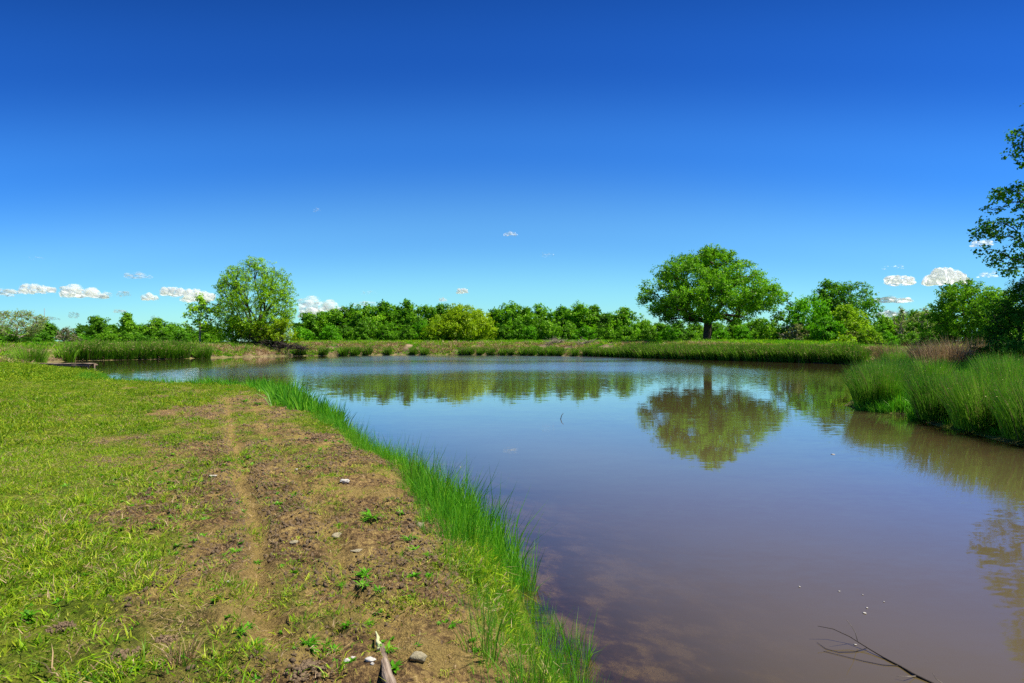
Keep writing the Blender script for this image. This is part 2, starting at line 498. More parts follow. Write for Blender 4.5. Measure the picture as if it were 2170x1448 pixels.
n5 = noise_(n, l, .55, 5, pos, .65)
bank = ramp(n, [(.38, (.08, .06, .035)), (.5, (.20, .145, .085)), (.62, (.34, .25, .14))]); l.new(n5.outputs['Fac'], bank.inputs[0])
c = mixc(n, l, attr('bank'), c, bank.outputs[0])
p = n.new('ShaderNodeBsdfPrincipled'); l.new(c, p.inputs['Base Color'])
p.inputs['Roughness'].default_value = .95; p.inputs['Specular IOR Level'].default_value = .12
b = n.new('ShaderNodeBump'); b.inputs['Strength'].default_value = 1.0; b.inputs['Distance'].default_value = .06
l.new(math_(n, l, 'ADD', n1.outputs['Fac'], math_(n, l, 'MULTIPLY', n3.outputs['Fac'], .4)), b.inputs['Height'])
l.new(b.outputs[0], p.inputs['Normal'])
o = n.new('ShaderNodeOutputMaterial'); l.new(p.outputs[0], o.inputs[0])
M['ground'] = m
gbank = gfar * sstep(-.2, .3, gd) * (1 - sstep(5, 8, gd))
gme = mesh('ground', np.stack([gx, gy, gz], -1), gf, [m],
           {'dirt': gdirt, 'sand': gsand, 'bed': 1 - sstep(-.08, .12, gd), 'bank': gbank}, True)
tag(put('ground', gme), 'earth banks, mown lawn and dam around the pond', kind='structure')

# ------------------------------------------------------------------ water
xs_w = xax[(xax > -62) & (xax < 42)]; ys_w = yax[(yax > -32) & (yax < 108)]
WX, WY = np.meshgrid(xs_w, ys_w)
wd = shore_dist(WX.ravel(), WY.ravel())
nw = len(xs_w); mw = len(ys_w)
iw = (np.arange(mw - 1)[:, None] * nw + np.arange(nw - 1)[None]).ravel()
fw = np.stack([iw, iw + 1, iw + nw + 1, iw + nw], -1)
fw = fw[(wd[fw].min(1) < .5)]
wdep = -ground_z(WX.ravel(), WY.ravel(), wd)
murk = 1 - np.exp(-np.clip(wdep, 0, 9) / .21)
use = np.unique(fw); remap = np.full(len(wd), -1); remap[use] = np.arange(len(use))
wX, wY = WX.ravel(), WY.ravel()
wwind = sstep(24, 52, wY) * (1 - sstep(15, 27, np.abs(wX + 3))) * np.clip(.35 + 1.3 * fbm(wX * .06, wY * .16, seed=70, octv=3), 0, 1.2)
wwind = np.maximum(wwind, .10 * sstep(.5, .7, fbm(wX * .12, wY * .3, seed=72, octv=3)))
m, n, l = newmat('pond_water')
ge = n.new('ShaderNodeNewGeometry'); pos = ge.outputs['Position']
sp = n.new('ShaderNodeSeparateXYZ'); l.new(pos, sp.inputs[0])
def mapped(sx, sy, rz=0):
    mp = n.new('ShaderNodeMapping'); mp.inputs['Scale'].default_value = (sx, sy, 1); mp.inputs['Rotation'].default_value = (0, 0, rz)
    l.new(pos, mp.inputs[0]); return mp.outputs[0]
ra = noise_(n, l, 1.0, 3, mapped(5, 11, .12)); rb = noise_(n, l, 1.0, 2, mapped(1.1, 2.6, -.2)); rc = noise_(n, l, 1.0, 3, mapped(.05, .11, .3))
def cen(t, k):
    s_ = n.new('ShaderNodeVectorMath'); s_.operation = 'SUBTRACT'; l.new(t.outputs['Color'], s_.inputs[0]); s_.inputs[1].default_value = (.5, .5, .5)
    q = n.new('ShaderNodeVectorMath'); q.operation = 'SCALE'; l.new(s_.outputs[0], q.inputs[0])
    if isinstance(k, float): q.inputs['Scale'].default_value = k
    else: l.new(k, q.inputs['Scale'])
    return q.outputs[0]
wa = n.new('ShaderNodeAttribute'); wa.attribute_name = 'wind'
wind = wa.outputs['Fac']
amp = math_(n, l, 'ADD', math_(n, l, 'MULTIPLY', wind, .30), .016)
a1 = cen(ra, amp); a2 = cen(rb, .016)
ad = n.new('ShaderNodeVectorMath'); ad.operation = 'ADD'; l.new(a1, ad.inputs[0]); l.new(a2, ad.inputs[1])
fl = n.new('ShaderNodeVectorMath'); fl.operation = 'MULTIPLY'; l.new(ad.outputs[0], fl.inputs[0]); fl.inputs[1].default_value = (.6, 1, 0)
up = n.new('ShaderNodeVectorMath'); up.operation = 'ADD'; l.new(fl.outputs[0], up.inputs[0]); up.inputs[1].default_value = (0, 0, 1)
nm = n.new('ShaderNodeVectorMath'); nm.operation = 'NORMALIZE'; l.new(up.outputs[0], nm.inputs[0])
fr = n.new('ShaderNodeFresnel'); fr.inputs['IOR'].default_value = 1.34
gl = n.new('ShaderNodeBsdfGlossy'); l.new(nm.outputs[0], gl.inputs['Normal'])
gl.inputs[0].default_value = (.96, .97, 1, 1)
l.new(math_(n, l, 'ADD', math_(n, l, 'MULTIPLY', wind, .14), .03), gl.inputs['Roughness'])
df = n.new('ShaderNodeBsdfDiffuse')
nmk = noise_(n, l, .12, 3, pos)
mk = ramp(n, [(.35, (.098, .073, .030)), (.65, (.120, .090, .040))]); l.new(nmk.outputs['Fac'], mk.inputs[0])
l.new(mk.outputs[0], df.inputs[0])
tr = n.new('ShaderNodeBsdfTransparent'); tr.inputs[0].default_value = (.8, .73, .62, 1)
am = n.new('ShaderNodeAttribute'); am.attribute_name = 'murk'
m1 = n.new('ShaderNodeMixShader'); l.new(am.outputs['Fac'], m1.inputs[0]); l.new(tr.outputs[0], m1.inputs[1]); l.new(df.outputs[0], m1.inputs[2])
frb = math_(n, l, 'SUBTRACT', 1.0, math_(n, l, 'POWER', math_(n, l, 'SUBTRACT', 1.0, fr.outputs[0]), 1.7))
m2 = n.new('ShaderNodeMixShader'); l.new(frb, m2.inputs[0]); l.new(m1.outputs[0], m2.inputs[1]); l.new(gl.outputs[0], m2.inputs[2])
o = n.new('ShaderNodeOutputMaterial'); l.new(m2.outputs[0], o.inputs[0])
wme = mesh('water', np.stack([WX.ravel(), WY.ravel(), 0 * wd], -1)[use], remap[fw], [m], {'murk': murk[use], 'wind': wwind[use]}, True)
tag(put('water', wme), 'still brown pond water mirroring the sky and trees', kind='structure')

# ------------------------------------------------------------------ scatter: geometry-node instances for what nobody could count
def scatter(name, pts, scl, rot, templates, label):
    col = bpy.data.collections.new(name + '_pieces')
    for k, me in enumerate(templates):
        col.objects.link(bpy.data.objects.new(me.name, me))
    me = bpy.data.meshes.new(name)
    me.vertices.add(len(pts)); me.vertices.foreach_set('co', np.asarray(pts, np.float32).ravel())
    a = me.attributes.new('scl', 'FLOAT', 'POINT'); a.data.foreach_set('value', np.asarray(scl, np.float32))
    a = me.attributes.new('rot', 'FLOAT_VECTOR', 'POINT'); a.data.foreach_set('vector', np.asarray(rot, np.float32).ravel())
    ng = bpy.data.node_groups.new(name + '_scatter', 'GeometryNodeTree')
    ng.interface.new_socket('Geometry', in_out='INPUT', socket_type='NodeSocketGeometry')
    ng.interface.new_socket('Geometry', in_out='OUTPUT', socket_type='NodeSocketGeometry')
    N, L = ng.nodes, ng.links
    gi, go = N.new('NodeGroupInput'), N.new('NodeGroupOutput')
    ci = N.new('GeometryNodeCollectionInfo'); ci.inputs['Collection'].default_value = col
    ci.inputs['Separate Children'].default_value = True; ci.inputs['Reset Children'].default_value = True
    ip = N.new('GeometryNodeInstanceOnPoints'); ip.inputs['Pick Instance'].default_value = True
    na = N.new('GeometryNodeInputNamedAttribute'); na.data_type = 'FLOAT'; na.inputs[0].default_value = 'scl'
    nr = N.new('GeometryNodeInputNamedAttribute'); nr.data_type = 'FLOAT_VECTOR'; nr.inputs[0].default_value = 'rot'
    er = N.new('FunctionNodeEulerToRotation')
    L.new(gi.outputs[0], ip.inputs['Points']); L.new(ci.outputs[0], ip.inputs['Instance'])
    L.new(nr.outputs[0], er.inputs[0]); L.new(er.outputs[0], ip.inputs['Rotation']); L.new(na.outputs[0], ip.inputs['Scale'])
    L.new(ip.outputs[0], go.inputs[0])
    ob = put(name, me)
    md = ob.modifiers.new('scatter', 'NODES'); md.node_group = ng
    return tag(ob, label, None, None, 'stuff')

def tuft(name, mat, nb, rad, h, wdt, lean=.45, hv=.35, seed=0, curve=.6):
    r = np.random.default_rng(seed)
    a = r.uniform(0, 2 * np.pi, nb); q = rad * np.sqrt(r.uniform(0, 1, nb))
    base = np.stack([np.cos(a) * q, np.sin(a) * q, np.full(nb, -.01 * h / .1)], -1)
    ln = np.stack([np.cos(a), np.sin(a)], -1) * (q / rad * lean)[:, None] + r.normal(size=(nb, 2)) * lean * .55
    g = Geo()
    blades(g, base, ln, h * (1 + r.normal(size=nb) * hv).clip(.35, 1.9), wdt * r.uniform(.7, 1.2, nb), r.uniform(0, 1, nb), seed, curve)
    return g.build(name, [mat])

def points_in(x0, x1, y0, y1, dens, seed):
    r = np.random.default_rng(seed)
    k = int((x1 - x0) * (y1 - y0) * dens)
    return r.uniform(x0, x1, k), r.uniform(y0, y1, k), r

def inview(x, y, marg=1.0):
    return (np.abs(x) < 0.90 * y + marg) & (y > 1.2)

def rots(r, k, tilt=.15):
    return np.stack([r.normal(size=k) * tilt, r.normal(size=k) * tilt, r.uniform(0, 6.28, k)], -1)

# mown lawn, three rings of tufts by distance
def lawn_ring(y0, y1, x0, x1, dens, tm, name, label, scl0, seed, extra=1.0):
    x, y, r = points_in(x0, x1, y0, y1, dens, seed)
    k = inview(x, y, 1.5); x, y = x[k], y[k]
    d = shore_dist(x, y)
    dm = dirt_mask(x, y, d)
    pr = (1 - dm) ** 1.15 * extra + .03 + .30 * sstep(.52, .68, fbm(x * 2.3, y * 2.3, seed=78, octv=4)) * (d > .8)
    pr = pr * (.12 + 1.0 * sstep(.30, .62, fbm(x * 1.5, y * 1.5, seed=77, octv=4)))
    pr = pr * (1 - .42 * sstep(.0, .9, np.sin(d * 2.1 + 2.5 * vnoise(x * .12, y * .12, seed=92) + 1.8)) * sstep(3.5, 6, d))
    k = (d > .25) & (r.uniform(0, 1, len(x)) < pr) & (x < 5)
    x, y, d = x[k], y[k], d[k]
    z = ground_z(x, y, d)
    patch = fbm(x * .5, y * .5, seed=91, octv=3) + .16 * np.sin(d * 2.1 + 2.5 * vnoise(x * .12, y * .12, seed=92))
    s = scl0 * (0.6 + .85 * np.clip(patch, .1, 1)) * r.uniform(.6, 1.35, len(x))
    return scatter(name, np.stack([x, y, z], -1), s, rots(r, len(x), .22), tm, label)

t_near = [tuft('lawn_tuft', M['lawn_green'] if i % 2 else M['lawn'], 13, .05, .037, .0055, 1.5, .45, 100 + i) for i in range(6)]
t_mid = [tuft('lawn_tuft', M['lawn'] if i % 3 else M['lawn_green'], 26, .13, .05, .011, 1.4, .45, 120 + i) for i in range(5)]
t_near.append(tuft('lawn_tuft', M['dry'], 10, .06, .035, .005, 1.7, .4, 118))
t_mid.append(tuft('lawn_tuft', M['dry'], 20, .13, .035, .010, 1.6, .4, 138))
t_far = [tuft('lawn_tuft', M['lawn'] if i % 3 else M['lawn_green'], 40, .40, .055, .035, .9, .4, 140 + i) for i in range(5)]
lawn_ring(1.8, 9, -8, 1.5, 720, t_near, 'near_lawn_grass', 'short mown grass blades at the camera, left of the bare strip', 1.0, 201)
lawn_ring(9, 22, -20, 0, 260, t_mid, 'middle_lawn_grass', 'mown grass on the sunlit lawn between camera and pond inlet', .78, 202)
lawn_ring(22, 60, -62, -8, 34, t_far, 'distant_lawn_grass', 'mown yellow green grass on the far part of the left lawn', .68, 203)

# dry clippings lying on the soil
def straw(name, seed, nb, ln, wd_):
    r = np.random.default_rng(seed)
    base = np.stack([r.uniform(-.09, .09, nb), r.uniform(-.09, .09, nb), r.uniform(.002, .012, nb)], -1)
    th = r.uniform(0, 6.28, nb); L = ln * r.uniform(.4, 1.3, nb)
    tip = base + np.stack([np.cos(th) * L, np.sin(th) * L, r.uniform(-.002, .012, nb)], -1)
    sd_ = np.stack([-np.sin(th), np.cos(th), 0 * th], -1) * wd_ * .5
    g = Geo(); g.add(np.stack([base - sd_, base + sd_, tip], 1).reshape(-1, 3), np.arange(nb * 3).reshape(-1, 3), None, np.repeat(r.uniform(0, 1, nb), 3))
    return g.build(name, [M['dry']])
x, y, r = points_in(-14, 1, 1.8, 17, 46, 210)
k = inview(x, y, .6); x, y = x[k], y[k]; d = shore_dist(x, y); k = (d > .5) & (d < 9) & (r.uniform(0, 1, len(x)) < .35 + .6 * vnoise(x * 1.1, y * 1.1, seed=8)); x, y, d = x[k], y[k], d[k]
scatter('dry_clippings', np.stack([x, y, ground_z(x, y, d) + .004], -1), r.uniform(.6, 1.5, len(x)), rots(r, len(x), .05),
        [straw('straw', 300 + i, 16, .05, .003) for i in range(4)], 'pale dry grass clippings scattered over the soil strip')

# crumbs of soil
def lump(name, mat, seed, flat=.7, sub=1, rough=.35):
    import bmesh
    bm = bmesh.new(); bmesh.ops.create_icosphere(bm, subdivisions=sub, radius=1)
    r = np.random.default_rng(seed)
    co = np.array([v.co[:] for v in bm.verts]); fs = np.array([[v.index for v in f.verts] for f in bm.faces]); bm.free()
    nn = fbm(co[:, 0] * 1.4 + seed, co[:, 1] * 1.4, co[:, 2] * 1.4, seed=seed, octv=3)
    co = co * (1 + (nn - .5) * rough * 4)[:, None] * np.array([1, r.uniform(.65, .95), flat])
    return mesh(name, co, fs, [mat], {'tint': r.uniform(0, 1, len(co))}, sub > 1)
x, y, r = points_in(-14, 1, 1.9, 19, 1500, 220)
k = inview(x, y, .3) & (r.uniform(0, 1, len(x)) < np.clip(6.5 / y, 0, 1) ** 1.4); x, y = x[k], y[k]
d = shore_dist(x, y); dm = dirt_mask(x, y, d)
k = (d > .3) & (r.uniform(0, 1, len(x)) < dm * (1 - .9 * np.exp(-(rut_d(x, y) / .12) ** 2)) * sstep(.35, .62, fbm(x * 1.7, y * 1.7, seed=66, octv=3)) * 1.3); x, y, d = x[k], y[k], d[k]
scatter('soil_crumbs', np.stack([x, y, ground_z(x, y, d) - .001], -1), .005 + .014 * r.uniform(0, 1, len(x)) ** 2.4 * (1 + y / 14), rots(r, len(x), 1.5),
        [lump('crumb', M['soil'], 400 + i, .6, 1, .75) for i in range(5)], 'brown crumbs of broken soil on the bare strip')

# tall bright grass that fringes the near shore
def fringe(name, label, cond, dens, tm, seed, h0, box, dr):
    x, y, r = points_in(*box, dens, seed)
    k = inview(x, y, 1.5); x, y = x[k], y[k]
    d = shore_dist(x, y) + (fbm(x * 1.2, y * 1.2, seed=14) - .5) * .5
    k = (d > dr[0]) & (d < dr[1]) & cond(x, y); x, y, d = x[k], y[k], d[k]
    hh = h0(x, y, d) * r.uniform(.55, 1.3, len(x)) * (.6 + .8 * fbm(x * 1.6, y * 1.6, seed=15, octv=2))
    z = np.maximum(ground_z(x, y), -.08)
    return scatter(name, np.stack([x, y, z], -1), hh, rots(r, len(x), .10), tm, label)
t_shore = [tuft('shore_tuft', M['shore'], 15, .07, 1.0 * .30, .0065, .38, .35, 500 + i) for i in range(7)]
fringe('shore_grass', 'tall bright green grass fringing the near bank between soil and water', lambda x, y: (x < 4), 150, t_shore, 230,
       lambda x, y, d: (.55 + .75 * sstep(4.6, 6.6, y) * (1 - sstep(9, 14, y)) * sstep(.9, .2, d)) * (1 - .45 * sstep(.4, 1.0, d)), (-7, 1.4, 2, 17), (-.10, .78))
t_shore2 = [tuft('shore_tuft', M['shore'], 26, .16, .28, .018, .4, .35, 520 + i) for i in range(5)]
fringe('inlet_shore_grass', 'green grass edging the lawn where it meets the middle of the pond', lambda x, y: (x < 0), 22, t_shore2, 231,
       lambda x, y, d: .5 + .75 * (1 - sstep(17, 24, y)), (-27, -4, 14, 42), (-.2, 1.2))

# ------------------------------------------------------------------ rushes
def rush_mesh(name, mat, nb, rad, h, wdt, seed, lean=.42, seeds=True):
    r = np.random.default_rng(seed)
    a = r.uniform(0, 2 * np.pi, nb); q = rad * r.uniform(0, 1, nb) ** .6
    base = np.stack([np.cos(a) * q * .75, np.sin(a) * q * .75, np.full(nb, -.12)], -1)
    ln = np.stack([np.cos(a), np.sin(a)], -1) * (q / rad * lean)[:, None] + r.normal(size=(nb, 2)) * (.12 if nb > 500 else .17)
    hh = h * (1 + r.normal(size=nb) * .2).clip(.4, 1.3) * (1 - .18 * (q / rad) ** 2)
    g = Geo(); t = r.uniform(0, .85, nb); t[r.uniform(0, 1, nb) < .10] = 1.5
    blades(g, base, ln, hh, wdt * r.uniform(.6, 1.3, nb), t, seed, .55)
    ns = nb // 4; q_ = r.integers(0, nb, ns); f_ = r.uniform(.72, .95, ns)[:, None]
    L3 = np.concatenate([ln[q_], np.zeros((ns, 1))], 1) * hh[q_][:, None]; U3 = np.array([0, 0, 1.0]) * hh[q_][:, None] * .95
    leaves(g, base[q_] + L3 * f_ ** 1.6 + U3 * f_, r.normal(size=(ns, 3)), wdt * 2.2, np.full(ns, 1.7), .6, seed)
    return g.build(name, [mat])

def rush(mesh_, x, y, s, label, group, name='rush_clump', zoff=0, rz=None):
    z = float(max(ground_z(np.array([x]), np.array([y]), fine=False)[0], -.05)) + zoff
    o = put(name, mesh_, None, (x, y, z), (0, 0, random.uniform(0, 6.28) if rz is None else rz), s)
    return tag(o, label, 'rush clump', group)

near_rush = [rush_mesh('rush_clump', M['rush'], 2100, .95, 1.24, .014, 600 + i, .36) for i in range(3)]
mid_rush = [rush_mesh('rush_clump', M['rush'], 800, .9, 1.02, .022, 610 + i) for i in range(3)]
far_rush = [rush_mesh('rush_clump', M['rush_far'], 420, .85, 1.4, .06, 620 + i, .34) for i in range(4)]
RG = 'rush clumps on the right bank'
for k, (x, y, s, lab) in enumerate([
    (11.95, 20.0, .98, 'tall green rush clump on the left tip of the right bank, leaning over the water'),
    (12.75, 20.9, .92, 'green rush clump just behind the clump at the bank tip'),
    (13.3, 22.4, .92, 'green rush clump second behind the clump at the bank tip'),
    (11.75, 16.55, 1.0, 'green rush clump right of the grassy notch at the water edge'),
    (11.55, 14.75, 1.05, 'broad green rush clump in the middle of the right bank edge'),
    (11.45, 13.2, 1.0, 'green rush clump at the water edge nearest the right picture edge'),
    (12.9, 15.6, .95, 'green rush clump in the second row behind the broad one on the right bank'),
    (12.9, 13.9, .95, 'green rush clump in the second row by the right picture edge'),
    (11.6, 11.7, .95, 'green rush clump at the water edge mostly outside the right frame')]):
    rush(near_rush[k % 3], x, y, s, lab, RG)
for k, (x, y, s, lab) in enumerate([
    (14.0, 23.2, .95, 'rush clump behind the bank tip, left end of the second row'),
    (14.9, 22.0, .9, 'rush clump in the second row behind the notch'),
    (13.9, 18.5, .72, 'low rush clump at the back of the grassy notch'),
    (15.4, 24.6, .95, 'rush clump in the third row, its top level with the far shore'),
    (16.8, 26.6, .95, 'rush clump behind the third row near the dry seed heads'),
    (18.3, 29.2, 1.0, 'rush clump right in front of the tan seed heads'),
    (15.6, 19.8, .8, 'rush clump in front of the dry pinkish grass'),
    (16.6, 18.2, .75, 'rush clump below the dark shaded shrub'),
    (15.3, 16.2, .85, 'rush clump in the third row by the right edge'),
    (21.5, 34.0, 1.0, 'rush clump farther along the bank, under the pale seed heads'),
    (17.8, 22.6, .8, 'rush clump between the two dry grass patches'),
    (25.5, 40.5, 1.05, 'distant rush clump left of the tan seed heads')]):
    rush(mid_rush[k % 3], x, y, s, lab, RG)

def at(u, v=None, D=None, z=0.0):
    """ground point seen at photograph pixel column u at depth D (or where row v meets height z)"""
    if D is None: D = F * (H - z) / (v - 724)
    return ((u - 1085) / F * D, D)

FG = 'rush clumps standing along the far shore'
def waterline_D(u):
    D = np.linspace(60 if u < 450 else 50, 110, 800); X = (u - 1085) / F * D
    d = shore_dist(X, D)
    k = np.where(d > -0.25)[0]
    return D[k[0]] if len(k) else 100.
lone = [(686, .75, 'lone rush clump at the far shore, first one right of the tangled willow brush'),
        (728, .8, 'left one of the three touching rush clumps right of the lone clump'), (752, .85, 'middle one of the three touching rush clumps on the far dam'),
        (778, .8, 'right one of the three touching rush clumps on the far dam'),
        (821, .7, 'small rush clump standing alone on the far dam, left of the olive willow'),
        (877, .72, 'left one of the pair of rush clumps left below the olive willow'), (900, .7, 'right one of the pair of rush clumps left below the olive willow'),
        (980, .7, 'left half of the wide rush clump right below the olive willow'), (996, .72, 'right half of the wide rush clump below the olive willow'),
        (1019, .7, 'narrow rush clump just right of the clump below the olive willow'), (1040, .8, 'rush clump under the right edge of the olive willow'),
        (1067, .66, 'left one of two small rush clumps right of the olive willow'), (1084, .62, 'right one of two small rush clumps right of the olive willow'),
        (1110, .7, 'first rush clump of the row left of the pale brush heap'), (1128, .8, 'second rush clump of the row left of the pale brush heap'),
        (1150, .78, 'third rush clump of the row left of the pale brush heap'), (1170, .8, 'fourth rush clump, right below the pale brush heap'),
        (1186, .75, 'fifth rush clump, just right below the pale brush heap'), (1220, .7, 'rush clump alone in the gap between the two brush heaps'),
        (640, .6, 'small rush clump at the right foot of the tangled willow brush'), (628, .55, 'short rush clump against the tangled willow brush'),
        (432, 1.0, 'dark green rush clump below the pale trunked young tree'), (420, .8, 'shorter rush clump left beside the one below the young tree')]
for k, (u, s, lab) in enumerate(lone):
    D = waterline_D(u) + .5; X = (u - 1085) / F * D
    rush(far_rush[k % 4], X, D, s * 1.22, lab, FG)
k = 0
for u in list(range(1244, 1830, 11)):
    D = waterline_D(u) + .55; X = (u - 1085) / F * D
    s = 1.0 + .18 * random.random() - .12 * (u < 1320)
    sec = ('left of the oak crown' if u < 1345 else 'below the left half of the oak' if u < 1495 else 'below the right half of the oak' if u < 1650 else 'between the oak and the right bank tip')
    rush(far_rush[k % 4], X + random.uniform(-.2, .2), D, s, 'front row rush clump of the far band ' + sec, 'front rush clumps of the far band ' + sec)
    if u > 1330:
        rush(far_rush[(k + 1) % 4], X + random.uniform(-.2, .6), D + 1.4, s * .9, 'back row rush clump of the far band ' + sec, 'back rush clumps of the far band ' + sec)
    k += 1
for u in range(140, 400, 13):
    D = waterline_D(u) + .7; X = (u - 1085) / F * D
    s = 1.12 + .15 * random.random()
    for dy in (0, 1.6):
        sec = ('directly behind the small dock' if u < 205 else 'middle, right of dock end' if u < 305 else 'right end near the young tree')
        row = 'water edge row' if dy == 0 else 'back row'
        rush(far_rush[k % 4], X, D + dy, s, 'rush clump of the left band, ' + row + ', ' + sec, row + ' rush clumps of the left band ' + sec); k += 1
x_, y_ = at(64, D=53)
rush(rush_mesh('rush_clump', M['rush_far'], 900, 1.15, 1.5, .03, 640, .45), x_ - .3, y_ + .3, 1.2, 'big round olive rush clump with dry tips at the shore end of the dock', None)

# dry seed heads and dead grass
def dry_mesh(name, mat, nb, rad, h, wdt, seed, lean=.3):
    return tuft(name, mat, nb, rad, h, wdt, lean, .25, seed)
x_, y_ = 24.0, 38.5
for (x, y, s, mat, lab) in [
    (23.5, 37.0, 1.1, 'dry', 'patch of tan seed heads rising above the rushes on the right bank'),
    (20.3, 28.8, 1.0, 'dry_pink', 'dry pinkish grass clump left of the shaded shrub'),
    (22.0, 29.6, 1.0, 'dry_pink', 'low dry grass clump nearest the shaded shrub')]:
    me = dry_mesh('dry_grass_clump', M[mat], 1100, 1.3, 1.0 * s, .02, int(x * 10), .35)
    z = float(ground_z(np.array([x]), np.array([y]), fine=False)[0])
    tag(put('dry_grass_clump', me, None, (x, y, z), (0, 0, 0), 1), lab, 'dry grass', 'dry grass clumps on the right bank')

# ------------------------------------------------------------------ vegetation on the banks (uncountable)
def bank_scatter(name, label, box, dens, cond, tm, smin, smax, seed):
    x, y, r = points_in(*box, dens, seed)
    d = shore_dist(x, y)
    k = cond(x, y, d) & inview(x, y, 4); x, y, d = x[k], y[k], d[k]
    return scatter(name, np.stack([x, y, ground_z(x, y, d, False)], -1), r.uniform(smin, smax, len(x)), rots(r, len(x), .15), tm, label)
t_weed = [tuft('bank_weed', M['bright_leaf'] if i % 2 else M['yellow_leaf'], 45, .45, .32, .07, .8, .4, 700 + i) for i in range(4)]
t_dead = [tuft('dead_grass', M['dry_pink'] if i % 2 else M['dry'], 40, .4, .30, .05, 1.1, .4, 710 + i) for i in range(4)]
farb = lambda x, y: (y > 50) & (x < 40)
bank_scatter('dam_top_weeds', 'bright green weeds covering the top of the far dam', (-75, 50, 55, 125), 2.2,
             lambda x, y, d: farb(x, y) & (d > 3.2 + 2.5 * (vnoise(x * .3, y * .3, seed=5) - .5)) & (d < 22), t_weed, .5, 1.1, 241)
bank_scatter('dam_dead_grass', 'brown pink dead grass lying on the slope of the far dam', (-55, 45, 50, 112), 8,
             lambda x, y, d: farb(x, y) & (d > .4) & (d < 5.5) & (vnoise(x * .35, y * .35, seed=6) > .3), t_dead + t_weed[:1], .5, 1.3, 242)
bank_scatter('dam_foot_grass', 'low green grass in patches at the foot of the far dam', (-45, 45, 50, 112), 5,
             lambda x, y, d: farb(x, y) & (d > .1) & (d < 2.6) & (vnoise(x * .22, y * .22, seed=7) > .30), t_weed, .4, .9, 243)
bank_scatter('right_bank_grass', 'yellow green grass on the ground behind the right bank rushes', (10, 75, 9, 75), 5,
             lambda x, y, d: (d > .3) & (x > 8) & (y < 72) & (y > 34), t_far, .8, 1.6, 244)
bank_scatter('right_near_bank_grass', 'low green grass between the rush clumps of the right bank', (10, 32, 9, 36), 26,
             lambda x, y, d: (d > .1) & (x > 8), t_shore2[:3] + t_mid[:2], .35, .9, 247)
bank_scatter('left_field_grass', 'dry yellowish grass of the field beyond the lawn at the left edge', (-95, -35, 55, 118), 2.6,
             lambda x, y, d: (d > 1) & (x < -38), t_far + t_weed[:2] + t_dead[:1], .8, 1.6, 245)
bank_scatter('notch_grass', 'bright low grass in the notch between the right bank clumps', (11.3, 13.4, 17.0, 20.0), 90,
             lambda x, y, d: (d > -.1), t_shore2, .6, 1.3, 246)

